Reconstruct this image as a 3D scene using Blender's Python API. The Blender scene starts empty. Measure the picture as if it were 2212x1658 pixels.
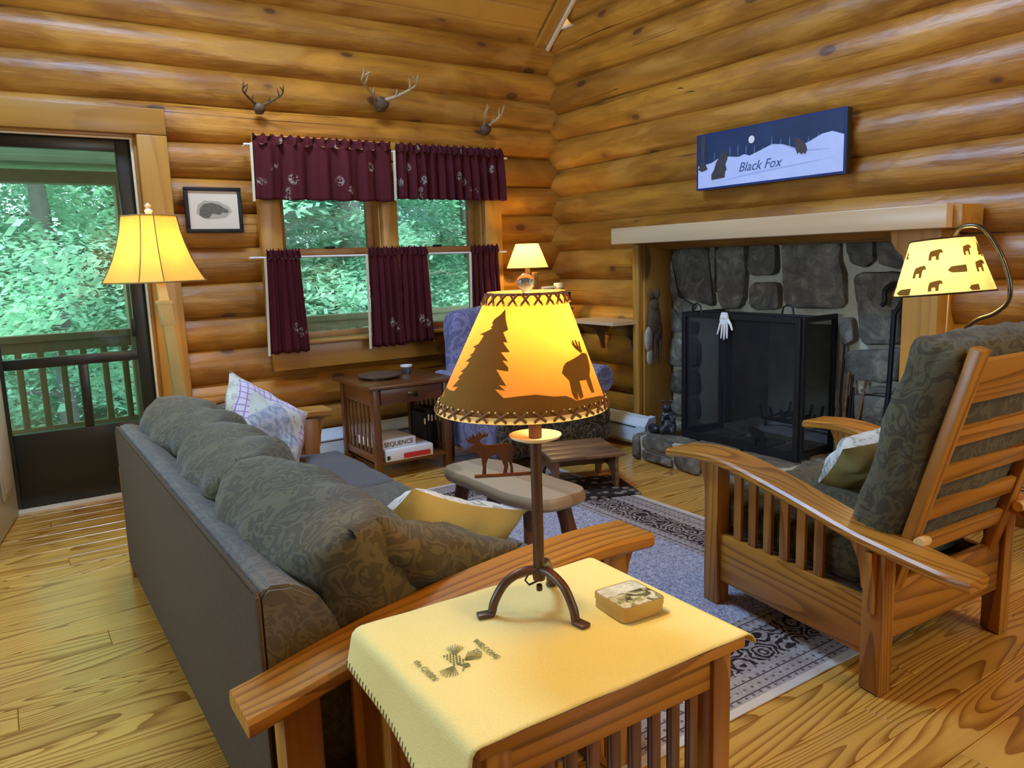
import bpy, bmesh, math, random
from mathutils import Vector, Matrix, Euler
random.seed(7)
PI = math.pi
SC = bpy.context.scene
COL = SC.collection

# ------------------------------------------------------------ camera
cam_d = bpy.data.cameras.new('camera')
cam = bpy.data.objects.new('camera', cam_d)
COL.objects.link(cam)
cam_d.sensor_width = 36.0
cam_d.lens = 36.0 * 1661.0 / 2212.0
cam_d.clip_start = 0.05
cam_d.clip_end = 200
def _unit(a): return Vector(a).normalized()
_F = 1661.0
_vy = _unit((-20 - 1106, 597 - 829, _F))
_vx = Vector((3628 - 1106, 480 - 829, _F))
_vx = (_vx - _vy * _vx.dot(_vy)).normalized()
_vz = -_vx.cross(_vy)
if _vz.y > 0: _vz = -_vz
R3 = Matrix(((_vx.x, -_vx.y, -_vx.z), (_vy.x, -_vy.y, -_vy.z), (_vz.x, -_vz.y, -_vz.z)))
cam.matrix_world = Matrix.Translation((0, 0, 1.30)) @ R3.to_4x4()
SC.camera = cam

# ------------------------------------------------------------ view, world, lights
SC.view_settings.view_transform = 'Standard'
SC.view_settings.look = 'None'
SC.view_settings.gamma = 1.0
SC.view_settings.use_curve_mapping = False
SC.view_settings.exposure = 0.25
SC.cycles.max_bounces = 9
SC.cycles.diffuse_bounces = 4
SC.cycles.glossy_bounces = 3
SC.cycles.transmission_bounces = 6
SC.cycles.transparent_max_bounces = 14
SC.cycles.sample_clamp_indirect = 4.0
SC.cycles.caustics_reflective = False
SC.cycles.caustics_refractive = False

world = bpy.data.worlds.new('overcast_sky')
SC.world = world
world.use_nodes = True
wn = world.node_tree.nodes['Background']
wn.inputs['Color'].default_value = (0.62, 0.86, 1.0, 1)
wn.inputs['Strength'].default_value = 4.5

def light(name, kind, loc, energy, color, size=0.05, rot=None, size_y=None, spread=None):
    d = bpy.data.lights.new(name, kind)
    d.energy = energy
    d.color = color
    if kind == 'AREA':
        d.shape = 'RECTANGLE'
        d.size = size
        d.size_y = size_y or size
        if spread: d.spread = spread
    elif kind == 'SUN':
        d.angle = size
    else:
        d.shadow_soft_size = size
    o = bpy.data.objects.new(name, d)
    COL.objects.link(o)
    o.location = loc
    if rot is not None: o.rotation_euler = rot
    return o
def aim(o, tgt):
    v = Vector(tgt) - o.location
    o.rotation_euler = v.to_track_quat('-Z', 'Y').to_euler()
WARM = (1.0, 0.68, 0.23)
COOL = (0.36, 0.60, 1.0)
# sun filtered over the forest outside
s = light('sun', 'SUN', (0, 0, 8), 5.0, (1.0, 0.97, 0.86), 0.3)
aim(s, Vector((0, 0, 8)) + Vector((0.35, 0.75, -1.0)))
# daylight through the windows of the side wall and of the wall behind the camera
a = light('side_window_daylight', 'AREA', (-2.35, 2.6, 1.75), 38, COOL, 2.2, None, 1.5); aim(a, (2.6, 3.0, 0.6))
a = light('rear_window_daylight', 'AREA', (2.85, -2.5, 2.0), 22, COOL, 1.5, None, 1.2); aim(a, (1.2, 4.5, 0.9))
a = light('skylight_daylight', 'AREA', (0.85, 3.28, 4.18), 120, COOL, 1.2, None, 0.95); aim(a, (1.9, 2.9, 0.0))
# ceiling fixtures over the kitchen behind the camera and over the room
light('kitchen_ceiling_lamp', 'POINT', (2.7, -0.9, 2.6), 66, WARM, 0.16)
light('room_ceiling_lamp', 'POINT', (0.3, 0.6, 3.4), 10, WARM, 0.16)

# ------------------------------------------------------------ node helpers
def V4(c, a=1.0): return (c[0], c[1], c[2], a)
class NT:
    def __init__(s, name, rough=0.5, spec=0.5):
        s.m = bpy.data.materials.new(name); s.m.use_nodes = True
        s.t = s.m.node_tree; s.n = s.t.nodes
        s.b = s.n['Principled BSDF']; s.out = s.n['Material Output']
        s.b.inputs['Roughness'].default_value = rough
        s.b.inputs['Specular IOR Level'].default_value = spec
    def new(s, k, **kw):
        n = s.n.new(k)
        for a, v in kw.items(): setattr(n, a, v)
        return n
    def L(s, a, b): s.t.links.new(a, b)
    def val(s, sock, v):
        if hasattr(v, 'is_output'): s.L(v, sock)
        elif isinstance(v, (tuple, list)) and len(v) == 3 and sock.type == 'RGBA': sock.default_value = V4(v)
        else: sock.default_value = v
    def math(s, op, a, b=0.0, c=None, clamp=False):
        n = s.new('ShaderNodeMath', operation=op, use_clamp=clamp)
        s.val(n.inputs[0], a); s.val(n.inputs[1], b)
        if c is not None: s.val(n.inputs[2], c)
        return n.outputs[0]
    def mix(s, f, a, b, mode='MIX'):
        n = s.new('ShaderNodeMix', data_type='RGBA', blend_type=mode)
        s.val(n.inputs[0], f); s.val(n.inputs[6], a); s.val(n.inputs[7], b)
        return n.outputs[2]
    def obj(s): return s.new('ShaderNodeTexCoord').outputs['Object']
    def rnd(s): return s.new('ShaderNodeObjectInfo').outputs['Random']
    def vec(s, op, a, b):
        n = s.new('ShaderNodeVectorMath', operation=op); s.val(n.inputs[0], a); s.val(n.inputs[1], b)
        return n.outputs[0]
    def coords(s, scale=(1, 1, 1), seeded=True):
        v = s.obj()
        v = s.vec('MULTIPLY', v, scale)
        if seeded:
            r = s.math('MULTIPLY', s.rnd(), 37.0)
            c = s.new('ShaderNodeCombineXYZ'); s.L(r, c.inputs[0]); s.L(r, c.inputs[1]); s.L(r, c.inputs[2])
            v = s.vec('ADD', v, c.outputs[0])
        return v
    def noise(s, v, scale=5, detail=3, rough=0.5, dist=0.0):
        n = s.new('ShaderNodeTexNoise'); s.L(v, n.inputs['Vector'])
        n.inputs['Scale'].default_value = scale; n.inputs['Detail'].default_value = detail
        n.inputs['Roughness'].default_value = rough; n.inputs['Distortion'].default_value = dist
        return n.outputs['Fac']
    def voro(s, v, scale=5, feature='F1', out='Distance', rand=1.0):
        n = s.new('ShaderNodeTexVoronoi', feature=feature); s.L(v, n.inputs['Vector'])
        n.inputs['Scale'].default_value = scale; n.inputs['Randomness'].default_value = rand
        return n.outputs[out]
    def ramp(s, f, stops, interp='LINEAR'):
        n = s.new('ShaderNodeValToRGB'); s.val(n.inputs[0], f)
        e = n.color_ramp.elements; n.color_ramp.interpolation = interp
        while len(e) < len(stops): e.new(0.5)
        for i, (p, c) in enumerate(stops):
            e[i].position = p; e[i].color = V4(c) if len(c) == 3 else c
        return n.outputs[0]
    def step(s, f, lo, hi):
        n = s.new('ShaderNodeMapRange'); s.val(n.inputs[0], f)
        n.inputs[1].default_value = lo; n.inputs[2].default_value = hi
        n.interpolation_type = 'SMOOTHSTEP'
        return n.outputs[0]
    def bump(s, h, strength=0.3, dist=0.01):
        n = s.new('ShaderNodeBump'); s.L(h, n.inputs['Height'])
        n.inputs['Strength'].default_value = strength; n.inputs['Distance'].default_value = dist
        s.L(n.outputs[0], s.b.inputs['Normal'])
    def color(s, c): s.val(s.b.inputs['Base Color'], c)

def plain(name, c, rough=0.5, metal=0.0, spec=0.5, noise=0.0, nscale=20, bump=0.0):
    k = NT(name, rough, spec)
    k.b.inputs['Metallic'].default_value = metal
    if noise or bump:
        v = k.coords(seeded=True)
        f = k.noise(v, nscale, 4)
        if noise:
            k.color(k.mix(f, tuple(x * (1 - noise) for x in c), tuple(min(1, x * (1 + noise)) for x in c)))
        else: k.color(c)
        if bump: k.bump(f, bump, 0.004)
    else: k.color(c)
    return k.m

def wood(name, light_c, dark_c, axis=0, ring=14.0, fine=60, rough=0.4, knots=0.0, coat=0.0, contrast=0.7, var=0.25, stretch=0.09, bump=0.12, knot_scale=1.0):
    k = NT(name, rough)
    sc = [1.0, 1.0, 1.0]; sc[axis] = stretch
    v = k.coords(tuple(sc))
    n1 = k.noise(v, 2.6, 2, 0.45, 0.3)
    fr_ = k.math('FRACT', k.math('MULTIPLY', n1, ring))
    ringf = k.math('MULTIPLY', k.step(fr_, 0.1, 0.93), k.math('SUBTRACT', 1.0, k.step(fr_, 0.95, 1.0)))
    ringf = k.math('POWER', ringf, 2.4)
    sc2 = [1.0, 1.0, 1.0]; sc2[axis] = 0.03
    n2 = k.noise(k.coords(tuple(sc2)), fine, 3, 0.6)
    f = k.math('ADD', k.math('MULTIPLY', ringf, contrast), k.math('MULTIPLY', k.math('SUBTRACT', n2, 0.5), 0.7))
    col = k.mix(k.math('MINIMUM', k.math('MAXIMUM', f, 0.0), 1.0), light_c, dark_c)
    if knots:
        sk = [1.0, 1.0, 1.0]; sk[axis] = 0.45
        d = k.voro(k.coords(tuple(sk)), 2.3 * knot_scale)
        kn = k.math('SUBTRACT', 1.0, k.step(d, 0.085, 0.125))
        halo = k.math('SUBTRACT', 1.0, k.step(d, 0.12, 0.33))
        col = k.mix(k.math('MULTIPLY', halo, 0.35 * knots), col, dark_c)
        col = k.mix(k.math('MULTIPLY', kn, knots), col, tuple(x * 0.28 for x in dark_c))
    if var:
        r = k.rnd()
        h = k.new('ShaderNodeHueSaturation')
        k.L(k.math('ADD', k.math('MULTIPLY', r, var), 1.0 - var * 0.5), h.inputs['Value'])
        h.inputs['Hue'].default_value = 0.5
        k.L(col, h.inputs['Color']); col = h.outputs[0]
    k.color(col)
    if coat:
        k.b.inputs['Coat Weight'].default_value = coat
        k.b.inputs['Coat Roughness'].default_value = 0.25
    if bump: k.bump(f, bump, 0.003)
    return k.m

def log_mat(name, axis):
    k = NT(name, 0.42)
    sc = [1.0, 1.0, 1.0]; sc[axis] = 0.12
    v = k.coords(tuple(sc)); sl = [1.0, 1.0, 1.0]; sl[axis] = 0.32; vl = k.coords(tuple(sl)); st = [1.0, 1.0, 1.0]; st[axis] = 0.025; vt = k.coords(tuple(st))
    n1 = k.noise(v, 3.0, 3, 0.5, 0.6); fr_ = k.math('FRACT', k.math('MULTIPLY', n1, 7.0))
    ring = k.math('MULTIPLY', k.step(fr_, 0.2, 0.9), k.math('SUBTRACT', 1.0, k.step(fr_, 0.93, 1.0)))
    blot = k.noise(vl, 5.5, 5, 0.62, 0.8); fine = k.noise(vt, 42, 4, 0.65)
    col = k.mix(k.step(blot, 0.36, 0.66), (0.30, 0.118, 0.010), (0.48, 0.218, 0.022))
    col = k.mix(k.math('MULTIPLY', ring, 0.28), col, (0.17, 0.058, 0.010))
    col = k.mix(k.math('MULTIPLY', k.step(fine, 0.5, 0.8), 0.45), col, (0.16, 0.06, 0.012))
    pale = k.step(k.noise(k.coords(tuple(sl)), 2.3, 3, 0.5, 1.5), 0.56, 0.62)
    col = k.mix(k.math('MULTIPLY', pale, 0.35), col, (0.58, 0.30, 0.06))
    crack = k.math('SUBTRACT', 1.0, k.step(k.math('ABSOLUTE', k.math('SUBTRACT', k.noise(vt, 5.0, 3, 0.6, 0.5), 0.5)), 0.001, 0.006))
    crack = k.math('MULTIPLY', crack, k.math('GREATER_THAN', k.noise(vl, 1.7, 1), 0.56))
    sk = [1.0, 1.0, 1.0]; sk[axis] = 0.55
    d = k.voro(k.coords(tuple(sk)), 4.2)
    kn = k.math('SUBTRACT', 1.0, k.step(d, 0.09, 0.135)); halo = k.math('SUBTRACT', 1.0, k.step(d, 0.12, 0.30))
    col = k.mix(k.math('MULTIPLY', halo, 0.4), col, (0.20, 0.075, 0.015))
    col = k.mix(k.math('MULTIPLY', kn, 0.8), col, (0.065, 0.022, 0.006))
    col = k.mix(k.math('MULTIPLY', crack, 0.85), col, (0.05, 0.02, 0.006))
    h = k.new('ShaderNodeHueSaturation'); k.L(k.math('ADD', k.math('MULTIPLY', k.rnd(), 0.3), 0.86), h.inputs['Value']); k.L(col, h.inputs['Color'])
    k.color(h.outputs[0])
    k.b.inputs['Coat Weight'].default_value = 0.2; k.b.inputs['Coat Roughness'].default_value = 0.3
    facet = k.noise(k.coords(tuple(sl)), 16, 2, 0.5, 0.4)
    hh = k.math('ADD', k.math('ADD', k.math('MULTIPLY', facet, 1.0), k.math('MULTIPLY', fine, 0.35)), k.math('MULTIPLY', crack, -1.2))
    k.bump(hh, 0.75, 0.012)
    return k.m
def damask(name, a, b, scale=7.0, rough=0.85, sheen=0.4, sharp=(0.42, 0.5)):
    k = NT(name, rough, 0.2)
    v = k.coords(seeded=False)
    n = k.noise(v, scale, 2, 0.5, 1.6)
    p = k.math('PINGPONG', k.math('MULTIPLY', n, 5.0), 0.5)
    p = k.step(k.math('MULTIPLY', p, 2.0), sharp[0], sharp[1] + 0.12)
    n2 = k.noise(v, 260, 1)
    col = k.mix(p, a, b)
    col = k.mix(k.math('MULTIPLY', n2, 0.3), col, tuple(x * 0.5 for x in a))
    k.color(col)
    k.b.inputs['Sheen Weight'].default_value = sheen
    k.bump(k.math('ADD', p, k.math('MULTIPLY', n2, 0.6)), 0.25, 0.002)
    return k.m

M = {}
for ax, nm in enumerate('xyz'):
    M['pine_' + nm] = wood('pine_trim_' + nm, (0.47, 0.24, 0.038), (0.29, 0.115, 0.015), ax, 9, 50, 0.38, 0.8, 0.15, 0.45, 0.12, 0.08, 0.05, 0.8)
    M['oak_' + nm] = wood('mission_oak_' + nm, (0.44, 0.190, 0.024), (0.18, 0.060, 0.007), ax, 26, 70, 0.36, 0, 0.12, 0.75, 0.2, 0.07, 0.06)
    M['dark_' + nm] = wood('dark_oak_' + nm, (0.16, 0.056, 0.012), (0.075, 0.024, 0.005), ax, 14, 60, 0.35, 0, 0.3, 0.6, 0.2, 0.07, 0.05)
M['floor'] = wood('floor_plank', (0.64, 0.355, 0.066), (0.27, 0.10, 0.009), 0, 54, 55, 0.22, 0.2, 0.35, 0.85, 0.2, 0.10, 0.003, 0.6)
M['log_x'] = log_mat('peeled_log_x', 0); M['log_y'] = log_mat('peeled_log_y', 1)
M['ceil'] = wood('ceiling_pine', (0.60, 0.33, 0.06), (0.42, 0.19, 0.025), 0, 8, 40, 0.5, 0.85, 0, 0.4, 0.15, 0.07, 0.05, 0.8)
M['mantel'] = wood('mantel_pine', (0.60, 0.43, 0.24), (0.50, 0.32, 0.15), 1, 6, 50, 0.32, 0, 0.2, 0.4, 0.05)
M['slab'] = wood('stool_slab', (0.46, 0.33, 0.19), (0.27, 0.17, 0.085), 1, 9, 50, 0.45, 0.4, 0.1, 0.6, 0.1)
M['bark'] = wood('bark_log', (0.20, 0.075, 0.025), (0.06, 0.024, 0.01), 2, 9, 40, 0.5, 0.6, 0.1, 0.8, 0.2, 0.2, 0.5)
M['walnut'] = wood('walnut_board', (0.23, 0.12, 0.055), (0.09, 0.04, 0.018), 0, 12, 50, 0.4, 0.4, 0.1, 0.7, 0.2)
M['white_trim'] = plain('pale_trim', (0.80, 0.68, 0.45), 0.5)
M['knob'] = plain('birch_peg', (0.78, 0.52, 0.20), 0.4)
M['black'] = plain('black_metal', (0.012, 0.012, 0.014), 0.45, 0.3, noise=0.3)
M['iron'] = plain('brown_iron', (0.10, 0.062, 0.04), 0.38, 0.55, noise=0.25, nscale=30, bump=0.15)
M['bronze'] = plain('dark_bronze', (0.10, 0.08, 0.05), 0.25, 0.9)
M['gold'] = plain('aged_gold', (0.60, 0.42, 0.14), 0.35, 0.6, noise=0.25, nscale=12)
M['white_ink'] = plain('white_paint', (0.80, 0.80, 0.78), 0.45)
M['doorwhite'] = plain('door_paint', (0.52, 0.52, 0.44), 0.45, noise=0.05)
M['doorframe'] = plain('dark_storm_frame', (0.018, 0.022, 0.016), 0.35)
M['porch'] = plain('porch_green_wood', (0.14, 0.20, 0.12), 0.7, noise=0.25)
M['porchpost'] = plain('porch_post_wood', (0.22, 0.20, 0.10), 0.7, noise=0.2)
M['porchceil'] = plain('porch_ceiling_board', (0.50, 0.72, 0.52), 0.6, noise=0.25, nscale=6)
M['heater'] = plain('heater_enamel', (0.55, 0.64, 0.72), 0.4)
M['stone_dk'] = plain('stone_dark_gap', (0.05, 0.05, 0.05), 0.9)
M['sash'] = wood('window_sash', (0.42, 0.21, 0.07), (0.25, 0.11, 0.03), 0, 8, 50, 0.45, 0, 0, 0.4, 0.1)
M['cream'] = plain('cream_paper', (0.70, 0.64, 0.50), 0.7)
M['greyprint'] = plain('grey_print', (0.13, 0.12, 0.085), 0.8, noise=0.5, nscale=60)
M['greyprint2'] = plain('pale_grey_print', (0.42, 0.39, 0.30), 0.8, noise=0.3, nscale=60)
M['glassy'] = plain('clear_glass', (0.9, 0.95, 0.95), 0.03)
M['glassy'].node_tree.nodes['Principled BSDF'].inputs['Transmission Weight'].default_value = 0.95
M['red'] = plain('red_print', (0.6, 0.03, 0.02), 0.5)
M['ink'] = plain('black_print', (0.02, 0.02, 0.02), 0.6)
M['green_ink'] = plain('green_print', (0.24, 0.24, 0.09), 0.8)
M['brown_ink'] = plain('brown_stitch', (0.20, 0.15, 0.08), 0.8)
M['wax'] = plain('cream_wax', (0.85, 0.75, 0.5), 0.4)
M['antler'] = plain('antler_bone', (0.40, 0.30, 0.17), 0.5, noise=0.3)
M['fur'] = plain('brown_fur', (0.085, 0.055, 0.035), 0.95, noise=0.6, nscale=40, bump=0.6)
M['furpale'] = plain('pale_fur', (0.42, 0.38, 0.33), 0.95, noise=0.4, nscale=30, bump=0.6)
M['bear'] = plain('dark_bear_resin', (0.02, 0.024, 0.032), 0.32, noise=0.4, nscale=30, bump=0.3)
M['skull'] = plain('skull_plate', (0.10, 0.06, 0.03), 0.6, noise=0.4)

k = NT('window_pane'); k.n.remove(k.b)
tr = k.new('ShaderNodeBsdfTransparent'); gl = k.new('ShaderNodeBsdfGlossy'); gl.inputs['Roughness'].default_value = 0.02
tr.inputs[0].default_value = (0.95, 0.98, 0.97, 1)
fr = k.new('ShaderNodeFresnel'); fr.inputs[0].default_value = 1.5
mx = k.new('ShaderNodeMixShader'); k.L(fr.outputs[0], mx.inputs[0]); k.L(tr.outputs[0], mx.inputs[1]); k.L(gl.outputs[0], mx.inputs[2]); k.L(mx.outputs[0], k.out.inputs[0])
M['pane'] = k.m
k = NT('insect_screen'); 
tr = k.new('ShaderNodeBsdfTransparent'); mx = k.new('ShaderNodeMixShader'); mx.inputs[0].default_value = 0.42
k.b.inputs['Base Color'].default_value = (0.010, 0.011, 0.016, 1); k.b.inputs['Roughness'].default_value = 0.5
k.L(tr.outputs[0], mx.inputs[1]); k.L(k.b.outputs[0], mx.inputs[2]); k.L(mx.outputs[0], k.out.inputs[0])
M['mesh'] = k.m

# fabrics
M['damask'] = damask('green_damask', (0.062, 0.056, 0.030), (0.108, 0.097, 0.046), 11.0, sheen=0.15)
M['damask_s'] = damask('grey_damask', (0.095, 0.092, 0.072), (0.14, 0.132, 0.095), 13.0, sheen=0.15)
M['back_fab'] = plain('brown_grey_upholstery', (0.088, 0.064, 0.038), 0.95, noise=0.3, nscale=90, bump=0.3, spec=0.15)
M['seat_fab'] = plain('slate_seat_fabric', (0.125, 0.118, 0.115), 0.95, noise=0.2, nscale=180, bump=0.3, spec=0.15)
M['camo'] = damask('camouflage_cover', (0.035, 0.028, 0.018), (0.17, 0.14, 0.10), 9.0, 0.9, 0.1, (0.3, 0.75))
M['bluefab'] = damask('blue_floral', (0.13, 0.13, 0.24), (0.23, 0.22, 0.36), 6.0, 0.9, 0.2)
def linen(name, c, wr=8):
    k = NT(name, 0.9, 0.2); v = k.coords(seeded=False)
    n = k.noise(v, 300, 2); n2 = k.noise(v, wr, 3)
    k.color(k.mix(n, tuple(x * 0.82 for x in c), c)); k.bump(k.math('ADD', k.math('MULTIPLY', n, .12), n2), 0.5, 0.012)
    return k.m
M['yellow'] = linen('yellow_linen', (0.47, 0.40, 0.15))
M['cloth'] = linen('cream_linen', (0.88, 0.74, 0.27), 5)
k = NT('quilt_floral', 0.9, 0.2); v = k.coords(seeded=False)
p = k.noise(v, 26, 2, 0.5, 1.0)
c1 = k.mix(k.step(p, 0.52, 0.62), (0.62, 0.60, 0.52), (0.30, 0.34, 0.28))
k.color(c1); k.bump(k.noise(v, 18, 3), 0.6, 0.012)
M['floral'] = k.m
# patchwork quilt pillow: nested squares, checks and dots in object space
k = NT('patchwork_quilt', 0.9, 0.2)
v = k.obj(); sp = k.new('ShaderNodeSeparateXYZ'); k.L(v, sp.inputs[0])
ax_ = k.math('ABSOLUTE', sp.outputs[0]); ay_ = k.math('ABSOLUTE', sp.outputs[1])
cheb = k.math('MAXIMUM', ax_, ay_); man = k.math('ADD', ax_, ay_)
chk = k.math('MULTIPLY', k.math('GREATER_THAN', k.math('FRACT', k.math('MULTIPLY', sp.outputs[0], 34.0)), 0.84), 1.0)
chk2 = k.math('GREATER_THAN', k.math('FRACT', k.math('MULTIPLY', sp.outputs[1], 34.0)), 0.84)
plaid = k.mix(k.math('MAXIMUM', chk, chk2), (0.66, 0.62, 0.72), (0.34, 0.24, 0.40))
dots = k.mix(k.step(k.voro(v, 34), 0.10, 0.2), (0.16, 0.20, 0.22), (0.60, 0.66, 0.58))
blot = k.mix(k.step(k.noise(v, 40, 2), 0.45, 0.6), (0.46, 0.50, 0.56), (0.28, 0.34, 0.42))
col = k.mix(k.math('GREATER_THAN', man, 0.145), blot, dots)
col = k.mix(k.math('GREATER_THAN', cheb, 0.135), col, plaid)
outer = k.mix(k.step(k.noise(v, 30, 2), 0.45, 0.6), (0.60, 0.58, 0.46), (0.42, 0.42, 0.34))
col = k.mix(k.math('GREATER_THAN', cheb, 0.185), col, outer)
k.color(col); k.bump(k.noise(v, 22, 3), 0.6, 0.012)
M['quilt'] = k.m
# burgundy curtain fabric with scattered pale motifs
k = NT('burgundy_cotton', 0.85, 0.25); v = k.coords(seeded=False)
vo = k.voro(v, 7.0); bl = k.noise(v, 75, 3)
mk = k.math('MULTIPLY', k.math('SUBTRACT', 1.0, k.step(vo, 0.16, 0.27)), k.step(bl, 0.47, 0.56))
k.color(k.mix(k.math('MULTIPLY', mk, 0.85), (0.065, 0.006, 0.010), (0.32, 0.30, 0.25)))
k.bump(bl, 0.2, 0.004)
M['curtain'] = k.m
M['lining'] = plain('curtain_lining', (0.62, 0.55, 0.40), 0.9)
# stone
k = NT('fieldstone', 0.72); v = k.coords(seeded=True)
n = k.noise(v, 9, 6, 0.65, 1.2); n2 = k.noise(v, 50, 4)
c = k.ramp(n, [(0.3, (0.055, 0.048, 0.035)), (0.52, (0.13, 0.115, 0.085)), (0.75, (0.32, 0.28, 0.20))])
h = k.new('ShaderNodeHueSaturation'); k.L(c, h.inputs['Color']); k.L(k.math('ADD', k.math('MULTIPLY', k.rnd(), 0.7), 0.7), h.inputs['Value'])
k.color(h.outputs[0]); k.bump(k.math('ADD', n, k.math('MULTIPLY', n2, 0.3)), 0.6, 0.02)
M['stone'] = k.m
M['mortar'] = plain('mortar', (0.50, 0.46, 0.33), 0.9, noise=0.25, nscale=30, bump=0.5)
M['soot'] = plain('sooty_firebrick', (0.26, 0.23, 0.15), 0.9, noise=0.6, nscale=6)
# persian rug: borders from the distance to the edge
def rug_mat(name, hx, hy):
    k = NT(name, 0.95, 0.1); v = k.obj(); sp = k.new('ShaderNodeSeparateXYZ'); k.L(v, sp.inputs[0])
    dx = k.math('SUBTRACT', hx, k.math('ABSOLUTE', sp.outputs[0])); dy = k.math('SUBTRACT', hy, k.math('ABSOLUTE', sp.outputs[1]))
    d = k.math('MINIMUM', dx, dy)
    n = k.noise(v, 34, 2, 0.5, 1.2)
    curl = k.step(k.math('MULTIPLY', k.math('PINGPONG', k.math('MULTIPLY', n, 5.0), 0.5), 2.0), 0.35, 0.6)
    dn = k.new('ShaderNodeTexNoise'); k.L(v, dn.inputs['Vector']); dn.inputs['Scale'].default_value = 22; dn.inputs['Detail'].default_value = 2
    vd = k.vec('ADD', v, k.vec('MULTIPLY', dn.outputs['Color'], (0.05, 0.05, 0.0)))
    vo = k.voro(vd, 11, rand=0.5); vr = k.math('PINGPONG', k.math('MULTIPLY', vo, 5.0), 0.5)
    flower = k.step(vr, 0.22, 0.30)
    vs = k.voro(v, 30, rand=0.1); dots = k.step(vs, 0.16, 0.26)
    field = k.mix(curl, (0.24, 0.24, 0.32), (0.50, 0.49, 0.54))
    dark = k.mix(k.math('MULTIPLY', flower, k.math('ADD', k.math('MULTIPLY', curl, .45), .55)), (0.035, 0.022, 0.026), (0.42, 0.36, 0.30))
    pale = k.mix(dots, (0.10, 0.07, 0.08), (0.42, 0.38, 0.33))
    pale = k.mix(k.math('MULTIPLY', curl, 0.45), pale, (0.20, 0.16, 0.17))
    lines = k.math('LESS_THAN', k.math('FRACT', k.math('MULTIPLY', d, 20.0)), 0.10)
    pale = k.mix(lines, pale, (0.07, 0.05, 0.06))
    col = k.mix(k.math('GREATER_THAN', d, 0.03), (0.60, 0.55, 0.46), pale)
    col = k.mix(k.math('GREATER_THAN', d, 0.15), col, dark)
    col = k.mix(k.math('GREATER_THAN', d, 0.30), col, pale)
    col = k.mix(k.math('GREATER_THAN', d, 0.385), col, field)
    k.color(col); k.bump(k.noise(v, 400, 1), 0.3, 0.003)
    return k.m
k = NT('pebble_print_mat', 0.95, 0.1); v = k.coords(seeded=False)
vo = k.voro(v, 16); k.color(k.mix(k.step(vo, 0.22, 0.42), (0.26, 0.22, 0.17), (0.028, 0.022, 0.018)))
M['pebble'] = k.m
def leaf_mat(name, c):
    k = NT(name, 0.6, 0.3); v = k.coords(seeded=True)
    k.color(k.mix(k.step(k.noise(v, 1.1, 4), 0.3, 0.7), tuple(x * 0.12 for x in c), tuple(min(1, x * 1.5) for x in c)))  # dark noise patches paint foliage shadow into the leaf colour for contrast
    tl = k.new('ShaderNodeBsdfTranslucent'); tl.inputs[0].default_value = V4(tuple(min(1, x * 1.3) for x in c))
    mx = k.new('ShaderNodeMixShader'); mx.inputs[0].default_value = 0.45
    k.L(k.b.outputs[0], mx.inputs[1]); k.L(tl.outputs[0], mx.inputs[2]); k.L(mx.outputs[0], k.out.inputs[0])
    return k.m
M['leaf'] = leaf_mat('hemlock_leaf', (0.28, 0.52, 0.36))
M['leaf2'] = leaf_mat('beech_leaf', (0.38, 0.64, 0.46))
M['trunk'] = plain('tree_bark', (0.16, 0.16, 0.14), 0.9, noise=0.5, nscale=8, bump=0.8)
M['ground'] = plain('forest_floor', (0.10, 0.13, 0.06), 0.95, noise=0.5, nscale=2)
def shade_mat(name, c, emit, mottled=0.0, tl_w=0.55):
    k = NT(name, 0.8, 0.1); v = k.coords(seeded=False)
    col = c
    if mottled:
        n = k.noise(v, 14, 4); col = k.mix(n, tuple(x * (1 - mottled) for x in c), c)
    k.color(col)
    tl = k.new('ShaderNodeBsdfTranslucent'); k.val(tl.inputs[0], col)
    mx = k.new('ShaderNodeMixShader'); mx.inputs[0].default_value = tl_w
    k.L(k.b.outputs[0], mx.inputs[1]); k.L(tl.outputs[0], mx.inputs[2])
    if emit:
        k.val(k.b.inputs['Emission Color'], col); k.b.inputs['Emission Strength'].default_value = emit
    k.L(mx.outputs[0], k.out.inputs[0])
    return k.m
M['shade_amber'] = shade_mat('amber_parchment', (0.93, 0.36, 0.065), 0.06, 0.25, 0.17)
M['shade_gold'] = shade_mat('golden_silk', (0.88, 0.56, 0.11), 0.06, 0.10, 0.22)
M['shade_cream'] = shade_mat('cream_paper_shade', (0.90, 0.74, 0.30), 0.12, 0.05, 0.28)
M['silh'] = shade_mat('brown_silhouette', (0.24, 0.125, 0.02), 0.08, 0.15, 0.2)
M['lacing'] = plain('leather_lacing', (0.22, 0.10, 0.03), 0.6)
M['bulb'] = plain('bulb_glass', (1, 0.9, 0.7), 0.3)
_b = M['bulb'].node_tree.nodes['Principled BSDF']; _b.inputs['Emission Color'].default_value = (1, 0.75, 0.4, 1); _b.inputs['Emission Strength'].default_value = 4.0
M['seam'] = plain('shade_seam', (0.16, 0.08, 0.02), 0.7)

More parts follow.
